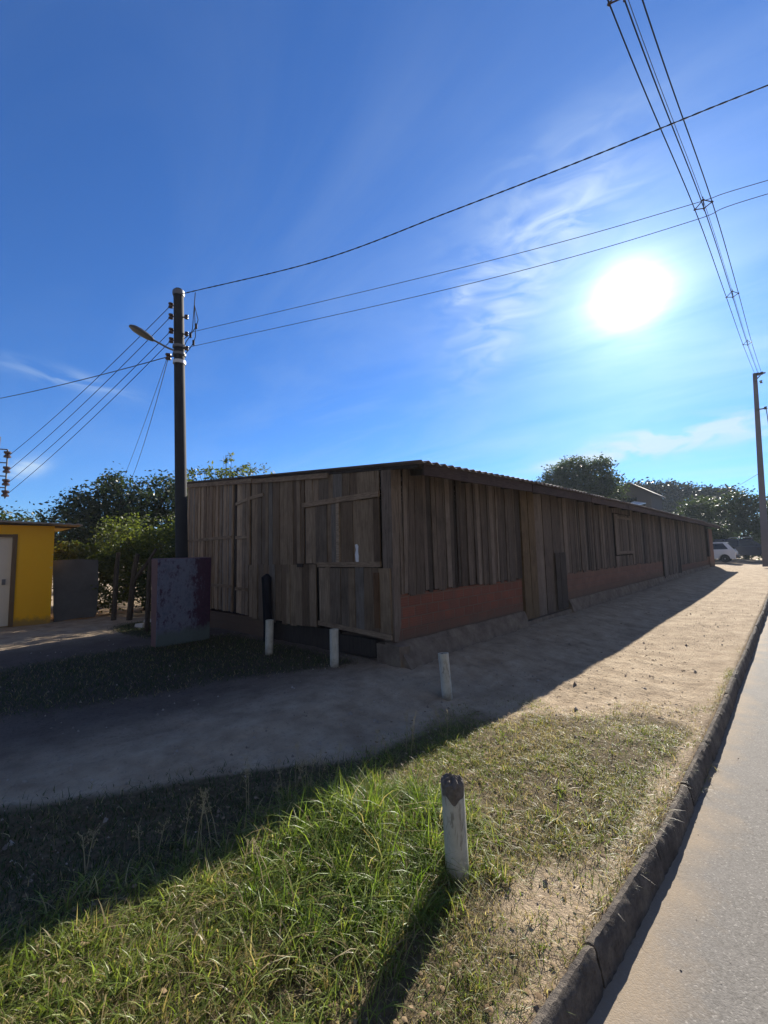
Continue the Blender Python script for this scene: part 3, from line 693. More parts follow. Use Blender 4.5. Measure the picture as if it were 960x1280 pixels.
fs = [(i*n+k, i*n+(k+1) % n, (i+1)*n+(k+1) % n, (i+1)*n+k) for i in range(len(prof)-1) for k in range(n)] + [tuple((len(prof)-1)*n+k for k in range(n))]
mb = MB(); mb.add(vs, fs); c = mb.build('concrete_core', MAT['cast'], None, False); c.parent = bo
c['label'] = 'lumpy broken brownish concrete top'
bo.rotation_euler = (.01, -.02, 0)

# ------------------------------------------------------------------ painted block, pole with lamp
mb = MB(); nX = 10
mb.hexa([(-3.84, -1.50, -.12), (-3.62, -1.50, -.12), (-3.62, -.65, -.12), (-3.84, -.65, -.12), (-3.86, -1.52, 1.375), (-3.63, -1.505, 1.36), (-3.63, -.63, 1.375), (-3.86, -.63, 1.385)])
wb = mb.build('concrete_block', MAT['peel'])
md = wb.modifiers.new('bevel', 'BEVEL'); md.width = .012; md.segments = 2
tag(wb, 'upright concrete block with peeling pale blue and purple paint at the pole foot', 'block')

P0, P1 = Vector((-4.02, -.93, 0)), Vector((-4.11, -1.09, 6.25))
pole_at = lambda z: P0 + (P1-P0)*(z/6.25)
pole = empty('utility_pole', P0, 'dark concrete pole with street lamp arm and wires behind painted block', 'pole')
mb = MB(); mb.tube([pole_at(z) for z in (-.2, 2, 4, 6.18, 6.25)], [.105, .099, .093, .086, .07], 12); mb.build('shaft', MAT['polemat'], pole, True)
mb = MB(); p = pole_at(4.87); mb.tube([p-Vector((0, 0, .03)), p+Vector((0, 0, .03))], .108, 12); mb.build('pale_band', MAT['band'], pole, True)
mb = MB()
for z in (5.16, 5.02): p = pole_at(z); mb.tube([p-Vector((0, 0, .022)), p+Vector((0, 0, .022))], .112, 12)
mb.build('arm_clamp', MAT['metal'], pole, True)
tips = [Vector((-4.2, -1.19, 5.11)), Vector((-4.23, -1.36, 5.18)), Vector((-4.25, -1.47, 5.22))]
# lamp reaches left of the pole as seen from the road
LH0, LH1 = Vector((-4.33, -1.44, 5.26)), Vector((-4.42, -1.72, 5.40))
arm = MB().tube([pole_at(5.06), Vector((-4.20, -1.22, 5.13)), LH0], .018, 8).build('lamp_arm', MAT['metal'], pole, True)
ax = (LH1-LH0); L_ = ax.length; axn = ax.normalized(); sd = axn.cross(Vector((0, 0, 1))).normalized(); upv = sd.cross(axn)
def pod(scale, z0, z1, name, mat, par):
    mb = MB(); vs = []; prof = [(0, .035), (.08, .06), (.25, .085), (.55, .10), (.8, .088), (.95, .05), (1.0, .012)]
    n = 14
    for (q_, rr) in prof:
        for k in range(n):
            t = 2*math.pi*k/n; zz_ = math.sin(t)*rr*.62
            zz_ = max(min(zz_, z1), z0)
            vs.append(LH0 - axn*.03 + axn*(q_*(L_+.1)) + sd*(math.cos(t)*rr*scale) + upv*zz_)
    m = len(prof)
    mb.add(vs, [(i*n+k, i*n+(k+1) % n, (i+1)*n+(k+1) % n, (i+1)*n+k) for i in range(m-1) for k in range(n)] + [tuple(range(n))[::-1], tuple((m-1)*n+k for k in range(n))])
    return mb.build(name, mat, par, True)
hd = pod(1.0, -.012, .2, 'lamp_head', MAT['lamphead'], pole)
pod(.86, -.055, -.02, 'lamp_lens', MAT['lens'], hd)
# insulators on the pole (left stack, right stack)
def spool(mb, c, s=1.0):
    mb.lathe([(.018*s, -.045*s), (.042*s, -.04*s), (.042*s, -.02*s), (.022*s, 0), (.042*s, .02*s), (.042*s, .04*s), (.018*s, .045*s)], c, 10)
left_att = []
for z in (5.95, 5.74, 5.47, 5.29):
    c = pole_at(z) + Vector((-.10, -.10, 0)); left_att.append(c); mb = MB(); spool(mb, c); mb.tube([pole_at(z), c], .012, 6); mb.build('insulator', MAT['insul'], pole, True)
for z in (5.72, 5.40, 5.13):
    c = pole_at(z) + Vector((.11, .09, 0)); mb = MB(); spool(mb, c, .8); mb.tube([pole_at(z), c], .012, 6); mb.build('insulator', MAT['insul'], pole, True)
c = pole_at(5.0) + Vector((-.13, -.14, -.02)); mb = MB(); spool(mb, c, 1.2); mb.tube([pole_at(5.0), c], .012, 6); mb.build('insulator', MAT['insul'], pole, True)
low_att = c
# dangling jumper loops with little connectors on the right side
mb = MB()
J0 = pole_at(6.12) + Vector((.33, .16, .0))
for k, (dx, zb) in enumerate(((.20, 5.35), (.25, 5.2), (.30, 5.5))):
    a = J0 + Vector((0, 0, -.01*k)); b = pole_at(zb) + Vector((dx, dx*.6, 0))
    mb.tube([a, a+Vector((-.03, 0, -.2)), b+Vector((.03, .02, .12)), b, b+Vector((-.08, -.04, -.1)), pole_at(zb-.2)+Vector((.09, .05, 0))], .007, 5)
    mb.tube([b+Vector((0, 0, -.04)), b+Vector((0, 0, .05))], .022, 6)
mb.build('jumper_wires', MAT['black'], pole, True)
mb = MB(); a = pole_at(6.17); mb.tube([a+Vector((-.07, -.06, .0)), a+Vector((.07, .06, .02))], .03, 6); mb.lathe([(.1, -.04), (.105, 0), (.1, .05)], a, 10); mb.build('top_bracket', MAT['metal'], pole, True)

# ------------------------------------------------------------------ wires
def cat(pts, n=10):          # smooth Catmull-Rom through points
    pts = [Vector(p) for p in pts]; P = [pts[0]*2-pts[1]] + pts + [pts[-1]*2-pts[-2]]; out = []
    for i in range(1, len(P)-2):
        for k in range(n):
            t = k/n; a, b, c, d = P[i-1], P[i], P[i+1], P[i+2]
            out.append(.5*((2*b)+(c-a)*t+(2*a-5*b+4*c-d)*t*t+(3*b-a-3*c+d)*t**3))
    return out + [pts[-1]]
def sag(a, b, s, n=24):
    a, b = Vector(a), Vector(b); return [a.lerp(b, i/n) - Vector((0, 0, 4*s*(i/n)*(1-i/n))) for i in range(n+1)]
def wire(name, pts, r, mat, label, cat_='cable', group=None, twist=False):
    mb = MB()
    if twist:
        for ph in (0, math.pi):
            q = []; d = 0
            for i, p in enumerate(pts):
                if i: d += (p-pts[i-1]).length
                q.append(p + Vector((math.sin(d*21+ph)*.0, math.cos(d*21+ph)*r*.6, math.sin(d*21+ph)*r*.6)))
            mb.tube(q, r*.75, 5)
    else: mb.tube(pts, r, 6)
    return tag(mb.build(name, mat, None, True), label, cat_, group)
wire('overhead_cable', cat([(-4.03, -1.04, 6.16), (-1.59, .17, 6.19), (.3, 1.11, 6.48), (1.92, 1.91, 6.75), (3.05, 2.46, 6.96), (3.95, 2.91, 7.13), (7.5, 4.67, 7.75), (14, 7.9, 8.6)], 24),   .0085, MAT['black'], 'thick twisted black cable from pole top across the sky over road', 'cable', None, True)
wire('overhead_wire', cat([(-4.0, -1.02, 5.39), (-.39, .76, 5.51), (1.67, 1.78, 5.62), (3.15, 2.52, 5.77), (3.85, 2.86, 5.86), (7.5, 4.67, 6.2), (14, 7.9, 6.7)]), .0042, MAT['greycable'], 'upper of two thin wires running right from lamp pole below thick cable', 'wire')
wire('overhead_wire', cat([(-4.0, -1.02, 5.12), (-.40, .76, 5.23), (1.66, 1.78, 5.36), (3.14, 2.51, 5.54), (3.84, 2.85, 5.68), (7.5, 4.67, 6.05), (14, 7.9, 6.6)]), .0042, MAT['greycable'], 'lower of two thin wires running right from lamp pole towards the sun', 'wire')
# spaced power line along the road
trunk_line = cat([(3.12, 29.35, 11.35), (3.02, 20.0, 10.05), (3.0, 11.9, 8.85), (2.93, 6.6, 8.35), (2.76, 1.2, 7.85), (2.6, -6, 7.7), (2.5, -20, 8.6)], 14)
offs = [(-.13, .0), (.02, -.06), (.16, .0), (.02, .13)]
names = ['leftmost cable of the spaced power line above the road', 'lowest middle cable of the spaced power line above the road', 'rightmost cable of the spaced power line above the road', 'thin top wire of the spaced power line above the road']
for i, (ox, oz) in enumerate(offs):
    wire('power_cable', [p + Vector((ox, 0, oz)) for p in trunk_line], (.0085, .0085, .0085, .0045)[i], MAT['black' if i < 3 else 'greycable'], names[i], 'cable', 'cables of the roadside power line')
def near_line(y): return min(trunk_line, key=lambda p: abs(p.y-y))
def spacer_proto():
    mb = MB(); Q = [(-.13, 0, 0), (.02, 0, -.06), (.16, 0, 0), (.02, 0, .13)]
    for i in range(4): mb.tube([Q[i], Q[(i+1) % 4]], .010, 6)
    mb.tube([(.02, 0, -.12), (.02, 0, .2)], .009, 6)
    for q_ in Q: mb.lathe([(.014, -.02), (.028, 0), (.014, .02)], q_, 8)
    return mb.build('cable_spacer', MAT['insul'], None, True)
sp = spacer_proto()
for i, (y, lab) in enumerate(((6.6, 'diamond cable spacer nearest overhead, where thin wires cross the power line'), (12.2, 'diamond cable spacer on power line just right of the sun'), (20., 'diamond cable spacer on the power line nearest the tall pole top'), (1.35, 'diamond cable spacer at the top edge of the sky'))):
    o = sp if i == 0 else sp.copy()
    if i: COL.objects.link(o)
    o.location = near_line(y); tag(o, lab, 'cable spacer', 'spacers on the power line')
# tall grey pole by the far end
tp = empty('utility_pole', (2.52, 29.5, .15), 'tall leaning grey concrete pole at far end of the path by road', 'pole')
mb = MB(); a, b = Vector((2.55, 29.5, .1)), Vector((2.97, 29.5, 11.55))
w0, w1 = .175, .10
vs = [a+Vector((sx*w0, sy*w0*.7, 0)) for sx, sy in ((-1, -1), (1, -1), (1, 1), (-1, 1))] + [b+Vector((sx*w1, sy*w1*.7, 0)) for sx, sy in ((-1, -1), (1, -1), (1, 1), (-1, 1))]
mb.hexa(vs); mb.build('shaft', MAT['greypole'], tp)
mb = MB(); mb.tube([(2.95, 29.36, 11.45), (3.45, 29.36, 11.4)], .045, 8); mb.tube([(2.9, 29.36, 11.0), (3.30, 29.36, 11.41)], .03, 6); mb.build('bracket_arm', MAT['metal'], tp); MB().tube([(2.85, 29.36, 9.3), (3.3, 29.36, 9.3)], .04, 6).build('bracket_arm', MAT['metal'], tp)
for k, (x, z) in enumerate(((3.12, 11.4), (3.28, 11.4), (3.2, 10.9), (3.28, 9.3))):
    mb = MB(); spool(mb, (x, 29.3, z), 1.8); mb.build('insulator', MAT['insul'], tp, True)
for dx, z in ((.30, 9.3),):
    pass
wire('overhead_cable', sag((3.3, 29.3, 9.3), (3.2, 60, 9.0), .8), .02, MAT['black'], 'low black cable leading off behind the tall grey pole', 'cable')
wire('overhead_wire', sag((2.75, 29.5, 5.6), (-4, 50, 5.2), .25), .012, MAT['greycable'], 'thin wire sagging from tall grey pole over the far trees', 'wire')

# pole with rack at the far left
lp = empty('utility_pole', (-11.25, -2.98, 0), 'dark pole end with insulator rack at left edge behind yellow house', 'pole')
MB().tube([(-11.25, -2.98, -.2), (-11.2, -2.83, 4.65)], [.12, .10], 10).build('shaft', MAT['bark'], lp, True)
rk = MB().tube([(-11.0, -2.60, 3.02), (-11.0, -2.60, 4.3)], .018, 6).build('rack_rod', MAT['metal'], lp, True)
rack_z = (4.17, 3.77, 3.44, 3.15)
for z in rack_z:
    mb = MB(); spool(mb, (-11.0, -2.60, z), 1.9); mb.build('insulator', MAT['insul'], lp, True)
for z in (4.3, 3.95, 3.6, 3.3): MB().tube([(-11.0, -2.60, z), (-11.2, -2.88, z+.02)], .016, 6).build('rack_arm', MAT['metal'], lp, True)
ordn = ['topmost', 'second from the top', 'third from the top', 'lowest']
for i, z in enumerate(rack_z):
    wire('overhead_wire', sag(left_att[i], (-10.96, -2.55, z), .10), .0062, MAT['black'], ordn[i] + ' of four wires fanning from lamp pole to left rack', 'wire', 'wires between lamp pole and left rack')
wire('overhead_cable', sag(low_att, (-22, -5.2, 7.4), .25), .008, MAT['black'], 'single dark cable running almost level left from below street lamp', 'cable')
wire('overhead_wire', sag(low_att+Vector((0, 0, -.03)), (-14, 1.1, 4.0), .25), .006, MAT['greycable'], 'right one of two drop wires falling from lamp pole to the trees', 'wire')
wire('overhead_wire', sag(low_att+Vector((-.02, -.02, -.05)), (-14, .85, 4.0), .10), .005, MAT['greycable'], 'left one of two drop wires falling from lamp pole to the trees', 'wire')

# ------------------------------------------------------------------ yellow house
yh = empty('yellow_house', (-8.8, -2, 0), 'small bright yellow plastered house with cream door at left edge', 'house')
mb = MB()
X0 = -8.75
mb.box(X0-4, X0, -2.60, -1.93, -.1, 2.19); mb.box(X0-4, X0, -6.5, -3.55, -.1, 2.19); mb.box(X0-4, X0, -3.55, -2.60, 1.97, 2.19); mb.box(X0-4, X0-.13, -3.55, -2.60, -.1, 1.97)
mb.build('wall', MAT['yellow'], yh)
mb = MB(); mb.box(X0-.12, X0-.05, -3.5, -2.66, .02, 1.93); dd = mb.build('door', MAT['cream'], yh)
mb = MB(); mb.box(X0-.05, X0-.045+.02, -2.80, -2.74, .9, 1.02); mb.build('handle', MAT['metal'], dd)
mb = MB(); mb.box(X0-.12, X0+.025, -2.66, -2.585, .0, 1.99); mb.box(X0-.12, X0+.025, -3.58, -3.5, .0, 1.99); mb.box(X0-.12, X0+.022, -3.5, -2.66, 1.93, 1.985); mb.build('door_frame', MAT['brownframe'], yh)
mb = MB(); ns = 60
for i in range(ns):
    ya, yb = -6.8+5.35*i/ns, -6.8+5.35*(i+1)/ns
    zf = lambda y: 2.215+.05*(-1.9-y)*.45 + .012*math.sin(y*36)
    mb.hexa([(X0-4.3, ya, zf(ya)), (X0+.28, ya, zf(ya)), (X0+.28, yb, zf(yb)), (X0-4.3, yb, zf(yb)), (X0-4.3, ya, zf(ya)+.03), (X0+.28, ya, zf(ya)+.03), (X0+.28, yb, zf(yb)+.03), (X0-4.3, yb, zf(yb)+.03)])
mb.build('roof', MAT['greycement'], yh)
mb = MB(); mb.box(X0-.06, X0+.0, -1.93, -1.50, 2.15, 2.19, .003); mb.build('rafter_end', MAT['darkwood'], yh)

mb = MB(); vs = []
outl = [(-1.84, .0), (-1.45, .03), (-1.04, .02), (-1.0, .08), (-.97, .7), (-.99, 1.40), (-1.4, 1.43), (-1.90, 1.41), (-1.87, .8)]
n = len(outl); vs = [(-8.87-.05*z, y, z-.01) for y, z in outl] + [(-8.92-.05*z, y, z-.01) for y, z in outl]
mb.add(vs, [tuple(range(n)), tuple(range(n, 2*n))[::-1]] + [(i, i+n, (i+1) % n+n, (i+1) % n) for i in range(n)])
tag(mb.build('grey_sheet', MAT['slab']), 'stained grey cement sheet standing as a fence beside yellow house', 'sheet')
posts = [((-7.9, -.9), 1.55, .06, (.02, .05), 'straight wooden fence post just right of the grey sheet'), ((-7.55, -.68), 1.5, .07, (.12, .10), 'crooked branch post leaning right before the leafy shrubs'), ((-5.5, -1.0), 1.35, .05, (.0, .04), 'pale fence post right beside the painted block')]
for (x, y), h, r, (dx, dy), lab in posts:
    mb = MB(); mb.tube([(x, y, -.1), (x+dx*.3+.02, y+dy*.2, h*.4), (x+dx*.6-.02, y+dy*.6, h*.75), (x+dx, y+dy, h)], [r, r*.9, r*.85, r*.7], 8)
    if 'crooked' in lab: mb.tube([(x+dx*.5, y+dy*.5, h*.6), (x+dx*1.2, y+dy*2+.1, h*.85), (x+dx*1.5, y+dy*3+.18, h*1.08)], [.05, .04, .03], 7)
    tag(mb.build('fence_post', MAT['bark'], None, True), lab, 'post', 'wooden posts of the left fence')
mb = MB()
for (x, y, s, a) in ((-6.15, -.92, .16, .5), (-6.02, -.80, .12, 1.2)):
    pass
o = MB().hexa([(-6.25, -.98, .0), (-5.98, -.92, .0), (-6.0, -.80, .0), (-6.27, -.86, .0), (-6.24, -.97, .07), (-5.99, -.91, .10), (-6.02, -.81, .09), (-6.26, -.87, .06)]).build('rubble', MAT['debris']); tag(o, 'pale broken slab of rubble lying by the left fence', 'rubble')
o = MB().hexa([(-6.20, -.83, .08), (-6.0, -.75, .10), (-6.03, -.66, .09), (-6.2, -.70, .07), (-6.18, -.82, .14), (-6.0, -.74, .16), (-6.04, -.67, .15), (-6.19, -.71, .13)]).build('rubble', MAT['debris']); tag(o, 'smaller pale rubble piece on top of the broken slab', 'rubble')

# ------------------------------------------------------------------ trees and shrubs
def foliage(name, blobs, n, leaf, mat, parent, clump=.28, per=22, flat=1.0, aspect=.5):
    vol = np.array([b[3]*b[4]*b[5] for b in blobs])**.75; vol = vol/vol.sum(); V = []
    off = np.array(parent.location) if parent is not None else np.zeros(3)
    for b, w in zip(blobs, vol):
        nc = max(3, int(n*w/per)); d = rng.normal(size=(nc, 3)); d /= np.linalg.norm(d, axis=1)[:, None]
        rad = rng.uniform(.15, 1, nc)**.42*rng.uniform(.85, 1.06, nc); cc = np.array(b[:3]) + d*rad[:, None]*np.array(b[3:6])
        cs = clump*rng.uniform(.5, 1.4, nc)*min(1.0, np.mean(b[3:6])*1.4)
        c = np.repeat(cc, per, 0) + rng.normal(size=(nc*per, 3))*np.repeat(cs, per)[:, None]*np.array([.42, .42, .32*flat])
        V.append(c)
    c = np.concatenate(V); c[:, 2] = np.maximum(c[:, 2], .05); N = len(c)
    t = rng.normal(size=(N, 3)); t[:, 2] = t[:, 2]*.6-.3; t /= np.linalg.norm(t, axis=1)[:, None]
    s = np.cross(t, rng.normal(size=(N, 3))); s /= np.linalg.norm(s, axis=1)[:, None]
    l = leaf*rng.uniform(.6, 1.35, N)[:, None]; nrm = np.cross(t, s)
    v = np.stack([c, c+t*l*.5+s*l*aspect*.5+nrm*l*.08, c+t*l, c+t*l*.5-s*l*aspect*.5+nrm*l*.08], 1).reshape(-1, 3) - off
    return np_mesh(name, v, np.arange(N*4).reshape(-1, 4), mat, parent)
def tree(kind, label, cat_, base, blobs, n, leaf, mat, tr=.12, clump=.3, group=None, per=22, aspect=.5, flat=1.0):
    o = empty(kind, base, label, cat_, group); mb = MB(); b = Vector(base)
    top = Vector((np.mean([q_[0] for q_ in blobs]), np.mean([q_[1] for q_ in blobs]), max(q_[2] for q_ in blobs)))
    fork = b.lerp(top, .35)+Vector((random.uniform(-.2, .2), random.uniform(-.2, .2), 0))*tr*4
    mb.tube([b-Vector((0, 0, .2)), b.lerp(fork, .5)+Vector((.3*tr, .2*tr, 0)), fork], [tr*1.25, tr, tr*.85], 8)
    for q_ in blobs:
        e = Vector(q_[:3])+Vector((0, 0, q_[5]*.3)); mid = fork.lerp(e, .5)+Vector((0, 0, -.1*(e-fork).length))
        mb.tube([fork, mid, e], [tr*.6, tr*.38, tr*.12], 6)
        for _ in range(3):
            f_ = Vector(q_[:3])+Vector([random.uniform(-.8, .8)*q_[3+k_] for k_ in range(3)]); mb.tube([mid, mid.lerp(f_, .6)+Vector((0, 0, .05)), f_], [tr*.25, tr*.15, tr*.05], 5)
    mb.build('trunk', MAT['bark'], o, True)
    foliage('crown', blobs, n, leaf, mat, o, clump, per, flat, aspect)
    return o
tree('tree', 'dense dark green tree rising highest behind the left shrubs', 'tree', (-13, .9, 0), [(-13, .6, 3.2, 1.5, 1.2, 1.1), (-13.2, -.4, 3.2, .9, .7, .5), (-13, 1.9, 3.5, 1.2, 1.1, .95), (-12.6, 1.0, 2.0, 1.5, 1.9, 1.6), (-13, .6, 4.0, .8, .6, .45), (-13, 2.3, 4.1, .6, .6, .45), (-12.8, -.8, 1.8, 1.2, 1.1, 1.5), (-12.6, 3.0, 2.6, 1.3, 1.3, 1.6)], 26000, .125, MAT['leaf_dark'], .16, .40)
tree('tree', 'dark low spreading tree far behind the yellow house roof', 'tree', (-20, -3, 0), [(-20, -4.5, 2.6, 2.2, 1.9, 1.3), (-20, -2, 2.5, 2.2, 1.9, 1.2), (-20.5, .6, 2.4, 2.2, 1.9, 1.3), (-21, 3, 2.5, 2, 2, 1.5), (-20, -7, 2.5, 2, 2, 1.5)], 16000, .18, MAT['leaf_dark'], .2, .55)
tree('shrub', 'leafy yellow-green shrub leaning out over the left fence posts', 'shrub', (-9.4, .3, 0), [(-9.5, -.2, 1.9, .75, .75, .75), (-9.4, .7, 1.7, .8, .7, .8), (-9.2, .1, .9, .7, .9, .8), (-9.5, 1.4, 1.9, .8, .7, .95), (-9.3, -.7, .7, .6, .5, .65)], 13000, .085, MAT['leaf_light'], .06, .24)
tree('shrub', 'bright sunlit shrub just above the grey sheet', 'shrub', (-9.7, -1.3, 0), [(-9.7, -1.35, 1.55, .5, .5, .42), (-9.6, -.9, 1.2, .5, .5, .6), (-9.9, -1.8, 1.5, .5, .4, .4)], 4000, .10, MAT['leaf_light'], .04, .2)
tree('shrub', 'mid green shrub filling the gap beside lamp pole', 'shrub', (-7.6, .9, 0), [(-7.9, .9, 1.6, .8, .7, .8), (-7.4, .5, .8, .7, .6, .75), (-7.7, 1.5, 2.3, .8, .8, .8), (-8.4, .2, .7, .5, .6, .65), (-6.7, .4, .5, .45, .4, .5)], 12000, .085, MAT['leaf_mid'], .06, .24)
tree('shrub', 'dark tangled bush deep behind the left fence posts', 'shrub', (-8.2, 2.9, 0), [(-8.4, 2.8, 1.8, 1.1, .9, 1.7), (-7.2, 2.9, 1.8, .8, .9, 1.6), (-9.6, 3.0, 1.8, 1.1, 1.0, 1.7), (-10.6, 2.3, 1.5, 1, 1, 1.5)], 16000, .11, MAT['leaf_dark'], .07, .3)
tree('tree', 'loose pale-leaved tree showing above the shed roof corner', 'tree', (-7.7, 1.9, 0), [(-7.8, 1.0, 3.55, .75, .6, .28), (-7.8, 1.6, 3.72, .5, .4, .22), (-7.8, 2.6, 3.8, .75, .7, .30), (-7.8, 1.75, 4.20, .26, .2, .18), (-7.7, 1.6, 2.9, .9, 1.1, .6)], 2400, .12, MAT['leaf_light'], .05, .22, None, 12, .38)
# right background
tree('tree', 'round-topped leafy tree standing alone behind the shed roof', 'tree', (-11.5, 40, 0), [(-13.4, 40, 7.6, 2.0, 2, 1.6), (-11.5, 40, 9.0, 1.6, 1.7, 1.5), (-9.3, 40, 8.5, 1.6, 1.7, 1.6), (-11.5, 40, 6.6, 3.2, 2.6, 2.2), (-13.3, 40.5, 9.2, 1.2, 1.2, 1.0), (-8.5, 40, 6.8, 1.5, 1.6, 1.8)], 20000, .27, MAT['leaf_mid'], .35, .75)
hilltrees = [(-19.5, 12.6, 4.5), (-16, 13.2, 4.2), (-12.6, 12.7, 4.0), (-9, 11.8, 4.2), (-5.4, 11.0, 3.6), (-24, 12.8, 4.5)]
lab = ['darkest flat-topped tree left in the far wood', 'flat-topped dark tree in the far wood behind white tin roof', 'tall flat-topped dark tree mid far wood', 'dark umbrella-crowned tree in the far wood', 'lowest dark flat-topped tree at right end of the far wood', 'dark tree of the far wood behind the round-topped tree']
for (x, h, w), l_ in zip(hilltrees, lab):
    y = 85+random.uniform(-2, 2)
    tree('tree', l_, 'tree', (x, y, 0), [(x-w*.3, y, h-1.0, w*.65, 2.5, .8), (x+w*.35, y+1, h-.9, w*.65, 2.5, .7), (x, y, h-3.2, w*.95, 3, 2.8), (x, y-1, h-6.5, w*1.0, 3, 3.4), (x, y-1, 3.0, w*.9, 3, 3.4)], 9000, .55, MAT['leaf_far'], .35, 1.3, 'dark trees of the far wood')
tree('tree', 'bushy green tree behind the white car', 'tree', (-2.6, 48, 0), [(-2.6, 48, 4.6, 1.6, 1.6, 1.5), (-4.2, 48, 3.2, 1.7, 1.6, 1.7), (-2.4, 47.5, 2.0, 2.2, 1.6, 2.0)], 11000, .25, MAT['leaf_mid'], .2, .7)
tree('tree', 'rounded green tree behind the dark car', 'tree', (.5, 49, 0), [(.2, 49, 5.2, 1.9, 1.7, 1.5), (1.6, 49, 4.2, 1.7, 1.6, 1.8), (.6, 48.4, 2.1, 2.4, 1.6, 2.1)], 11000, .25, MAT['leaf_mid'], .2, .7)
tree('tree', 'dark green tree behind the tall grey pole', 'tree', (4, 52, 0), [(3.6, 52, 4.8, 1.9, 2, 1.6), (5.6, 52, 4.6, 2, 2, 2), (4, 51, 2.2, 2.6, 1.8, 2.2)], 10000, .27, MAT['leaf_dark'], .2, .7)
tree('shrub', 'low bush between shed end and the green trees', 'shrub', (-5.5, 44, 0), [(-5.5, 44, 2.0, 1.6, 1.3, 1.8), (-7.5, 45, 2.6, 1.5, 1.3, 2.2)], 7000, .22, MAT['leaf_mid'], .12, .6)
wood_bl = []
for i in range(46):
    a = -2.1+3.2*i/45; R_ = 130+random.uniform(-15, 15)
    wood_bl.append((R_*math.sin(a)*1.0, R_*math.cos(a), 3.4+random.uniform(-.8, 1.2), 8, 8, 4.2+random.uniform(-1, 1)))
o = foliage('distant_wood', wood_bl, 16000, 1.6, MAT['leaf_far'], None, 3.0); tag(o, 'low dark belt of distant woodland along the horizon', 'woodland', kind='stuff')

# small house behind the shed
hb = empty('far_house', (-6, 44, -.35), 'small grey gabled house peeking over the long shed roof', 'house')
mb = MB(); mb.box(-9.2, -5.8, 44, 49, -.2, 6.6); mb.add([(-9.2, 44, 6.6), (-7.5, 44, 7.7), (-5.8, 44, 6.6), (-9.2, 49, 6.6), (-7.5, 49, 7.7), (-5.8, 49, 6.6)], [(0, 2, 1), (3, 4, 5), (0, 3, 5, 2)]); mb.build('wall', MAT['plaster'], hb)
mb = MB()
for s in (-1, 1):
    mb.hexa([(-7.5, 43.6, 7.72), (-7.5+s*2.0, 43.6, 6.45), (-7.5+s*2.0, 49.4, 6.45), (-7.5, 49.4, 7.72), (-7.5, 43.6, 7.84), (-7.5+s*2.0, 43.6, 6.57), (-7.5+s*2.0, 49.4, 6.57), (-7.5, 49.4, 7.84)])
mb.build('roof', MAT['roof'], hb)
mb = MB(); mb.box(-8.0, -7.0, 43.95, 43.99, 5.2, 6.3); mb.build('window', MAT['glass'], hb)
tr_ = empty('tin_lean_to', (-6, 40, 0), 'white tin sheet roof catching sun beyond the shed', 'lean-to')
mb = MB(); mb.hexa([(-6.9, 40, 5.30), (-5.95, 40, 5.18), (-5.95, 42.5, 5.5), (-6.9, 42.5, 5.75), (-6.9, 40, 5.36), (-5.95, 40, 5.24), (-5.95, 42.5, 5.56), (-6.9, 42.5, 5.81)]); mb.build('roof', MAT['tin'], tr_)
mb = MB()
for x in (-6.8, -6.05): mb.box(x-.06, x+.06, 40.1, 40.2, 0, 5.19); mb.box(x-.06, x+.06, 42.2, 42.3, 0, 5.45)
mb.build('posts', MAT['darkwood'], tr_)

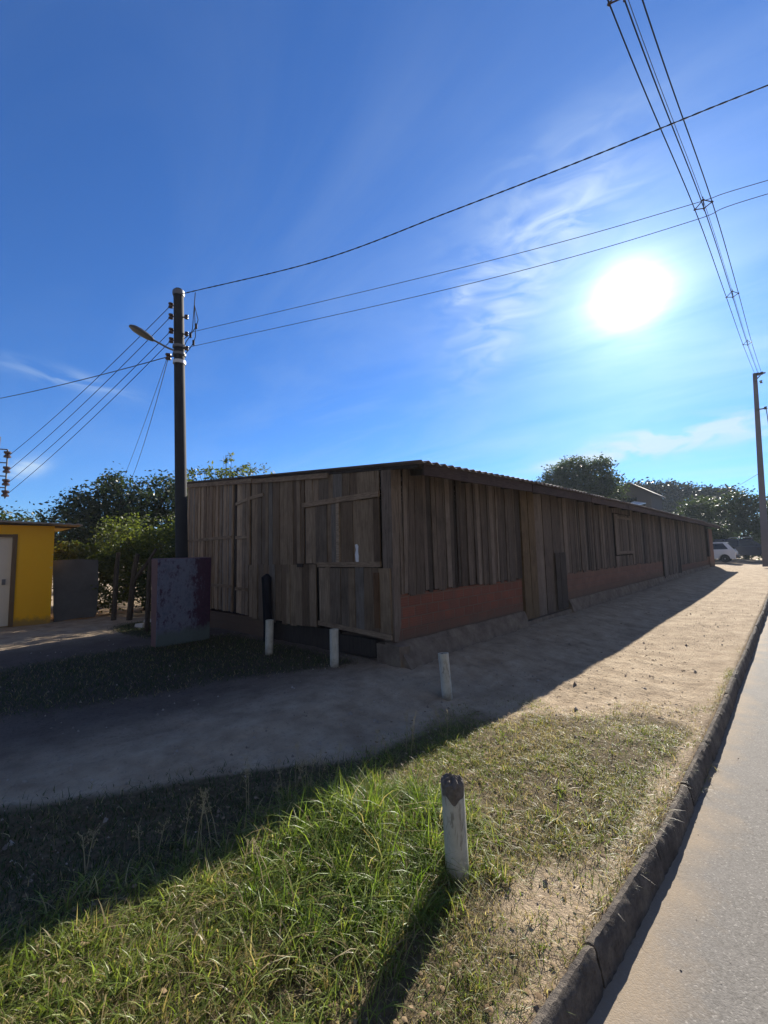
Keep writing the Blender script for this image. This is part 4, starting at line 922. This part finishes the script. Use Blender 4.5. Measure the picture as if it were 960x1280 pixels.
# ------------------------------------------------------------------ parked cars
def arc(cx, cz, r, n=8): return [(cx+r*math.cos(math.pi*(1-i/n)), cz+r*math.sin(math.pi*(1-i/n))) for i in range(n+1)]
def car(loc, rz, label, paint_, L, W, low, belt, house, wheels, wr, windows, rack=False, group=None):
    o = empty('parked_car', (0, 0, 0), label, 'car', group)
    w = W/2
    def prism(pr, y0, y1, name, mat, par, ins=0.0):
        cx = sum(p[0] for p in pr)/len(pr); cz = sum(p[1] for p in pr)/len(pr); mb = MB(); n = len(pr)
        lay = [(y0, 1-ins), (y0+.05*(1 if ins else 0), 1.0), (y1-.05*(1 if ins else 0), 1.0), (y1, 1-ins)] if ins else [(y0, 1), (y1, 1)]
        vs = [(cx+(x-cx)*s, y, cz+(z-cz)*s) for y, s in lay for x, z in pr]
        fs = [(i*n+k, i*n+(k+1) % n, (i+1)*n+(k+1) % n, (i+1)*n+k) for i in range(len(lay)-1) for k in range(n)] + [tuple(range(n))[::-1], tuple((len(lay)-1)*n+k for k in range(n))]
        return mb.add(vs, fs).build(name, mat, par, False)
    bot = [low[0]]
    for cx in wheels: bot += arc(cx, wr, wr+.05)
    outline = bot + [low[1]] + belt
    body = prism(outline, -w, w, 'body', paint_, o, .025)
    mb = MB(); n = len(house); zb = house[0][1]; zt = max(p[1] for p in house)
    vs = []
    for s in (-1, 1):
        for x, z in house: vs.append((x, s*(w-.04-.17*(z-zb)/(zt-zb)), z))
    fs = [tuple(range(n)), tuple(range(n, 2*n))[::-1]] + [(i, i+n, (i+1) % n+n, (i+1) % n) for i in range(n)]
    mb.add(vs, fs).build('cabin', paint_, o)
    for win in windows:
        for s in (-1, 1):
            mb = MB(); n = len(win); vs = []
            for e in (.006, -.02):
                for x, z in win: vs.append((x, s*(w-.04-.17*(z-zb)/(zt-zb)+e), z))
            mb.add(vs, [tuple(range(n)), tuple(range(n, 2*n))[::-1]] + [(i, i+n, (i+1) % n+n, (i+1) % n) for i in range(n)]).build('side_window', MAT['glass'], o)
    def screen(a, b, nm):
        (xa, za), (xb, zb_) = a, b; ia = w-.04-.17*(za-zb)/(zt-zb)-.07; ib = w-.04-.17*(zb_-zb)/(zt-zb)-.06
        d = Vector((za-zb_, 0, xb-xa)).normalized()*.012
        if d.x*((xa+xb)/2) < 0: d = -d
        P_ = [Vector((xa, -ia, za)), Vector((xa, ia, za)), Vector((xb, ib, zb_)), Vector((xb, -ib, zb_))]
        MB().hexa([p-d for p in P_]+[p+d for p in P_]).build(nm, MAT['glass'], o)
    k = house
    screen((k[0][0]*.94+k[1][0]*.06, k[0][1]*.9+k[1][1]*.1), (k[0][0]*.1+k[1][0]*.9, k[0][1]*.12+k[1][1]*.88), 'windscreen')
    screen((k[-1][0]*.94+k[-2][0]*.06, k[-1][1]*.9+k[-2][1]*.1), (k[-1][0]*.1+k[-2][0]*.9, k[-1][1]*.12+k[-2][1]*.88), 'rear_window')
    for cx in wheels:
        for s in (-1, 1):
            yc = s*(w-.10); mb = MB(); mb.lathe([(wr*.62, -.09), (wr*.95, -.09), (wr, -.06), (wr, .06), (wr*.95, .09), (wr*.62, .09)], (cx, yc, wr), 22, 'y'); wh = mb.build('wheel', MAT['tyre'], o, True)
            mb = MB(); mb.lathe([(wr*.61, -.05), (wr*.61, .094*1.0), (wr*.5, .07), (wr*.18, .09), (.02, .092)] if s > 0 else [(wr*.61, .05), (wr*.61, -.094), (wr*.5, -.07), (wr*.18, -.09), (.02, -.092)], (cx, yc, wr), 18, 'y'); mb.build('rim', MAT['rim'], wh, True)
    f_, r_ = L/2, -L/2; zl = belt[0][1]
    for s in (-1, 1):
        MB().box(f_-.10, f_+.012, s*(w-.28)-.15, s*(w-.28)+.15, zl-.25, zl-.10).build('headlight', MAT['clearlamp'], o)
        MB().box(r_-.012, r_+.08, s*(w-.13)-.09, s*(w-.13)+.09, zl-.30, zl-.06).build('tail_light', MAT['redlamp'], o)
        MB().box(house[0][0]-.38, house[0][0]-.24, s*(w+.09)-.09, s*(w+.09)+.06, zl+.03, zl+.15).build('side_mirror', MAT['trim'], o)
        MB().box(-.12, .06, s*(w+.008)-.014, s*(w+.008)+.014, zl-.14, zl-.10).build('door_handle', MAT['trim'], o)
    MB().box(f_-.06, f_+.05, -w+.03, w-.03, low[0][1]+.08, low[0][1]+.28).build('bumper', MAT['trim'], o); MB().box(r_-.05, r_+.06, -w+.03, w-.03, low[0][1]+.08, low[0][1]+.28).build('bumper', MAT['trim'], o)
    if rack:
        mb = MB()
        for s in (-1, 1): mb.tube([(-.9, s*.52, zt), (-.85, s*.52, zt+.09), (.5, s*.52, zt+.09), (.55, s*.52, zt)], .022, 6)
        for x in (-.6, .2): mb.tube([(x, -.52, zt+.09), (x, .52, zt+.09)], .018, 6)
        mb.build('roof_rack', MAT['rim'], o)
    o.location = loc; o.rotation_euler = (0, 0, rz); return o
# profiles run front(+x) ... low: start at rear-bottom to front-bottom; belt: front upper edge back to the rear
car((-.98, 36, .16), math.pi, 'small white hatchback half hidden behind the far end of shed', MAT['carwhite'], 3.64, 1.56,
    [(-1.78, .25), (1.78, .25)], [(1.82, .62), (1.70, .80), (.95, .90), (-1.70, .92), (-1.82, .70)],
    [(.95, .88), (.35, 1.44), (-1.28, 1.46), (-1.72, .90)], (-1.16, 1.2), .28,
    [[(.72, .95), (.33, 1.36), (-.22, 1.38), (-.22, .95)], [(-.30, .95), (-.30, 1.38), (-1.10, 1.38), (-1.38, .95)]])
car((.95, 41, .2), 0, 'dark navy sport utility car with roof rack parked beside the tall pole', MAT['carnavy'], 4.5, 1.8,
    [(-2.2, .35), (2.2, .35)], [(2.25, .78), (2.12, .98), (1.1, 1.06), (-2.15, 1.08), (-2.25, .8)],
    [(1.2, 1.04), (.45, 1.66), (-1.75, 1.70), (-2.15, 1.06)], (-1.4, 1.42), .36,
    [[(.9, 1.12), (.42, 1.58), (-.25, 1.60), (-.25, 1.12)], [(-.33, 1.12), (-.33, 1.60), (-1.1, 1.60), (-1.1, 1.12)], [(-1.18, 1.12), (-1.18, 1.60), (-1.65, 1.60), (-1.88, 1.12)]], True)

# ------------------------------------------------------------------ grass, litter, stones
def blades(name, bx, by, h, w, lean, col, label, seg=3, droop=1.0):
    N = len(bx); bz = ground_z(bx, by)-.008
    az = rng.uniform(0, 2*math.pi, N); dx, dy = np.cos(az), np.sin(az); fa = az+math.pi/2+rng.normal(0, .7, N); sx, sy = np.cos(fa), np.sin(fa)
    V = np.zeros((N, seg*2+1, 3)); Cc = np.zeros((N, seg*2+1, 3))
    for i in range(seg+1):
        t = i/seg; out = lean*h*(t**1.7); up = h*(t - .38*droop*lean*t**2.4)
        px, py, pz = bx+dx*out, by+dy*out, bz+up; ww = w*(1-t**1.6)*.5
        sh = (.62+.38*t)
        if i < seg:
            V[:, 2*i] = np.c_[px+sx*ww, py+sy*ww, pz]; V[:, 2*i+1] = np.c_[px-sx*ww, py-sy*ww, pz]; Cc[:, 2*i] = col; Cc[:, 2*i+1] = col
        else: V[:, 2*i] = np.c_[px, py, pz]; Cc[:, 2*i] = col
    k = seg*2+1; o = (np.arange(N)*k)[:, None]
    q_ = np.concatenate([np.stack([o[:, 0]+2*i, o[:, 0]+2*i+1, o[:, 0]+2*i+3, o[:, 0]+2*i+2], 1) for i in range(seg-1)])
    tri = np.stack([o[:, 0]+2*seg-2, o[:, 0]+2*seg-1, o[:, 0]+2*seg], 1)
    ob = np_mesh(name, V.reshape(-1, 3), q_, MAT['grass'], None, Cc.reshape(-1, 3), tri)
    return tag(ob, label, 'grass', kind='stuff')
def pal(n, greens, straw, f):
    a = np.array(greens)[rng.integers(0, len(greens), n)]; b = np.array(straw)[rng.integers(0, len(straw), n)]
    s = (rng.uniform(size=n) < f)[:, None]; return np.where(s, b, a)*rng.uniform(.7, 1.3, (n, 1))
GREEN = [(.13, .175, .028), (.16, .20, .036), (.10, .145, .024), (.18, .20, .045)]
STRAW = [(.34, .27, .14), (.27, .205, .105), (.40, .33, .19), (.21, .16, .085)]
def scatter(n, x0, x1, y0, y1, dens):
    x = rng.uniform(x0, x1, n); y = rng.uniform(y0, y1, n); k = rng.uniform(size=n) < dens(x, y); return x[k], y[k]
lush = lambda x, y: np.clip(sstep(1.25, 1.6, x)*sstep(2.55, 2.25, x)*sstep(-1.55, -2.1, y+vnoise(x, y, 4, 51)*.2), 0, 1)
# short turf on the sunlit bank
x, y = scatter(260000, .9, 3.05, -4.6, 1.3, lambda x, y: turf_amount(x, y)*(.16+.84*np.clip(vnoise(x, y, 4.5, 52)*1.1+.5, 0, 1)))
fdry = np.clip(.58 - .5*vnoise(x, y, 3, 53) - .35*lush(x, y), .12, .9)
col = np.where((rng.uniform(size=len(x)) < fdry)[:, None], pal(len(x), STRAW, STRAW, 1), pal(len(x), GREEN, STRAW, 0))
blades('short_grass', x, y, rng.uniform(.018, .055, len(x))*(1+.6*lush(x, y)), rng.uniform(.0022, .0042, len(x)), rng.uniform(.3, 1.6, len(x)), col, 'short dry and green turf on the sunlit verge by kerb')
# long tufts, thickest round the nearest bollard
tx, ty = scatter(1500, 1.15, 2.75, -4.6, -1.2, lambda x, y: np.clip(lush(x, y)*.95+.06, 0, 1)*turf_amount(x, y))
cnt = rng.integers(16, 44, len(tx)); bx = np.repeat(tx, cnt); by = np.repeat(ty, cnt); n = len(bx)
core = np.exp(-(((tx-1.95)/.42)**2+((ty+2.45)/.62)**2))
sz = np.repeat(rng.uniform(.09, .22, len(tx))*(.48+1.05*core), cnt)
bx = bx+rng.normal(0, .03, n); by = by+rng.normal(0, .03, n)
k = (bx < 2.85)
bx, by, sz = bx[k], by[k], sz[k]; n = len(bx); stp = np.repeat(core, cnt)[k]
lg = pal(n, [(.115, .18, .026), (.155, .215, .036), (.085, .14, .022), (.20, .235, .05)], STRAW, .08); ld = pal(n, [(.17, .215, .04), (.21, .235, .058), (.13, .18, .034)], STRAW, .30)
blades('long_grass', bx, by, sz*rng.uniform(.45, 1.35, n), rng.uniform(.003, .009, n), rng.uniform(.2, 1.7, n), np.where((stp > .35)[:, None], lg, ld), 'long lush green grass tufts around the nearest bollard', 4, 1.25)
# scattered small green tufts on the short turf
tx, ty = scatter(420, 1.5, 3.0, -4, .9, lambda x, y: turf_amount(x, y)*.8)
cnt = rng.integers(10, 30, len(tx)); bx = np.repeat(tx, cnt)+rng.normal(0, .03, cnt.sum()); by = np.repeat(ty, cnt)+rng.normal(0, .03, cnt.sum()); n = len(bx)
k = bx < 2.95; bx, by = bx[k], by[k]; n = len(bx)
blades('grass_tufts', bx, by, rng.uniform(.03, .10, n), rng.uniform(.003, .006, n), rng.uniform(.3, 1.6, n), pal(n, GREEN, STRAW, .3), 'small scattered green tufts in the dry verge turf')
# dry blades leaning out over the kerb stones
y = rng.uniform(-3.2, 4.5, 5200); y = y[rng.uniform(size=len(y)) < np.clip(.35+.8*vnoise(y, y*0, 4.0, 71), 0, 1)]
x = 2.962 + kshift(y) - np.abs(rng.normal(0, .035, len(y)))
blades('kerb_weeds', x, y, rng.uniform(.02, .085, len(x)), rng.uniform(.002, .0045, len(x)), rng.uniform(.5, 1.7, len(x)), pal(len(x), GREEN, STRAW, .65), 'dry weeds spilling over the top of the kerb stones')
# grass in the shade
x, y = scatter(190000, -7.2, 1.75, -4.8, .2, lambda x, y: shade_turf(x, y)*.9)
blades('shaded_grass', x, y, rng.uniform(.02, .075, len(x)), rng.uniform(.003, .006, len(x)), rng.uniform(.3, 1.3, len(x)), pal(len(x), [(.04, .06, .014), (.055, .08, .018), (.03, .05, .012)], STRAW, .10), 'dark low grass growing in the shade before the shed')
# thin seed stalks along the shadow edge
sx_, sy_ = [], []
spots = [(1.35, -3.09), (1.28, -3.26), (1.28, -2.45), (1.34, -2.28), (1.4, -2.16), (1.42, -1.8), (1.44, -1.72), (1.52, -1.11), (1.35, -2.97), (1.30, -2.36), (1.46, -1.62), (1.38, -2.55), (1.25, -2.7), (1.2, -3.5), (1.5, -1.4), (2.05, -2.5), (1.8, -3.0)]
mb = MB()
for (x, y) in spots:
    for _ in range(random.randint(1, 3)):
        a = Vector((x+random.uniform(-.06, .06), y+random.uniform(-.06, .06), float(ground_z(x, y))-.01)); h = random.uniform(.16, .33); d = Vector((random.uniform(-.3, .3), random.uniform(-.3, .3), 0))*h
        tp_ = a+Vector((0, 0, h))+d; mb.tube([a, a.lerp(tp_, .5)-d*.12, tp_], [.0022, .0018, .001], 4)
        for j in range(14):
            q_ = a.lerp(tp_, random.uniform(.62, 1.0)); e = q_+Vector((random.uniform(-1, 1), random.uniform(-1, 1), random.uniform(.1, 1)))*.028
            mb.tube([q_, e], [.0007, .0007], 3); mb.lathe([(.0008, -.004), (.0026, 0), (.0008, .004)], e, 4)
t = NT('seed_stalk'); tag(mb.build('seed_stalks', t.surf((.30, .25, .14), .7)), 'thin dry grass stalks with seed heads along the shadow edge', 'grass', kind='stuff')
# leaves, stones and twigs
def chips(name, x, y, z, s, mat, label, cat_, flat=.3):
    N = len(x); c = np.c_[x, y, z]; base = np.array([(1, 0, 0), (.3, .9, 0), (-.8, .5, 0), (-.7, -.6, 0), (.4, -.85, 0), (0, 0, 1)])
    ang = rng.uniform(0, 6.28, N); ca, sa = np.cos(ang), np.sin(ang); pts = base[None]*rng.uniform(.6, 1.3, (N, 6, 1))
    px = pts[..., 0]*ca[:, None]-pts[..., 1]*sa[:, None]; py = pts[..., 0]*sa[:, None]+pts[..., 1]*ca[:, None]
    V = np.stack([c[:, 0, None]+px*s[:, None], c[:, 1, None]+py*s[:, None]*.8, c[:, 2, None]+pts[..., 2]*s[:, None]*flat*2-.001+rng.normal(0, 1, (N, 6))*s[:, None]*.12], -1).reshape(-1, 3)
    o = (np.arange(N)*6)[:, None, None]; tri = (np.array([[i, (i+1) % 5, 5] for i in range(5)])[None]+o).reshape(-1, 3)
    ob = np_mesh(name, V, np.zeros((0, 4), int), mat, None, None, tri); return tag(ob, label, cat_, kind='stuff')
def ramped(name, cols, r=.9):
    t = NT(name); return t.surf(t.ramp(t.rnd(), [(i/(len(cols)-1), c) for i, c in enumerate(cols)]), r, None, 0, .2)
lit = ramped('dead_leaf', [(.13, .085, .045), (.22, .15, .08), (.30, .22, .13), (.10, .06, .035)])
stn = ramped('small_stone', [(.24, .19, .14), (.33, .28, .22), (.16, .125, .095), (.42, .37, .31)])
x, y = scatter(9000, .2, 2.95, -4.6, 14, lambda x, y: np.clip(.35+.5*vnoise(x, y, 2.2, 66), .05, 1)); chips('pebbles', x, y, ground_z(x, y), rng.uniform(.003, .010, len(x))*(1+1.6*(rng.uniform(size=len(x)) < .05)), stn, 'small stones strewn over the sandy path', 'stones', .6)
x, y = scatter(700, .4, 2.95, .5, 11, lambda x, y: np.clip(.2+.8*vnoise(x, y, 1.7, 67), .03, 1)); chips('leaf_litter', x, y, ground_z(x, y)+.004, rng.uniform(.010, .028, len(x)), lit, 'dry leaves and twigs blown over the sunlit path', 'leaves', .15)
x, y = scatter(2600, 1.0, 2.95, -4.6, 1.2, lambda x, y: .3+.6*turf_amount(x, y)); chips('leaf_litter', x, y, ground_z(x, y)+rng.uniform(0, .025, len(x)), rng.uniform(.006, .017, len(x)), lit, 'dead leaves and chaff lying in the verge turf', 'leaves', .12)
x, y = scatter(700, -6, 1.2, -4.5, -.2, lambda x, y: .6+.0*x); chips('pebbles', x, y, ground_z(x, y), rng.uniform(.006, .02, len(x)), stn, 'stones scattered on the shaded track before the shed', 'stones', .5)
x, y = scatter(900, 3.09, 5.5, -4.2, 9, lambda x, y: np.exp(-(x-3.1)/.35)*.8+.10); chips('road_grit', x, y, road_z(y)+.03*(1-((x-6)/3)**2)+.001, rng.uniform(.002, .006, len(x)), stn, 'grit and crumbs of stone on the road edge', 'grit', .6)
# dry weeds hanging in the kerb gutter
gx_, gy_ = scatter(120, 3.06, 3.14, -1.75, .6, lambda x, y: np.clip(vnoise(x*0, y, 3.1, 61)*1.1-.1, 0, .9))
if len(gx_):
    bx = np.repeat(gx_, 9)+rng.normal(0, .012, len(gx_)*9); by = np.repeat(gy_, 9)+rng.normal(0, .02, len(gx_)*9)
    # sit on the road surface
    gz_save = ground_z
    ground_z = lambda x, y: road_z(y)+.005
    blades('gutter_weeds', bx, by, rng.uniform(.03, .12, len(bx)), rng.uniform(.002, .004, len(bx)), rng.uniform(.4, 1.4, len(bx)), pal(len(bx), GREEN, STRAW, .7), 'dry weeds sprouting at the foot of the kerb')
    ground_z = gz_save

# ------------------------------------------------------------------ air
hz = MB().box(-430, 430, -330, 730, -3.0, 17.5).build('haze', NT('air').m)
tag(hz, 'thin pale morning haze lying over the whole place', 'haze', kind='stuff')
ht_ = hz.data.materials[0].node_tree; vol = ht_.nodes.new('ShaderNodeVolumePrincipled')
vol.inputs['Color'].default_value = (.72, .85, 1.0, 1); vol.inputs['Density'].default_value = .0006; vol.inputs['Anisotropy'].default_value = .15
out_ = [n for n in ht_.nodes if n.type == 'OUTPUT_MATERIAL'][0]; ht_.links.new(vol.outputs[0], out_.inputs['Volume'])
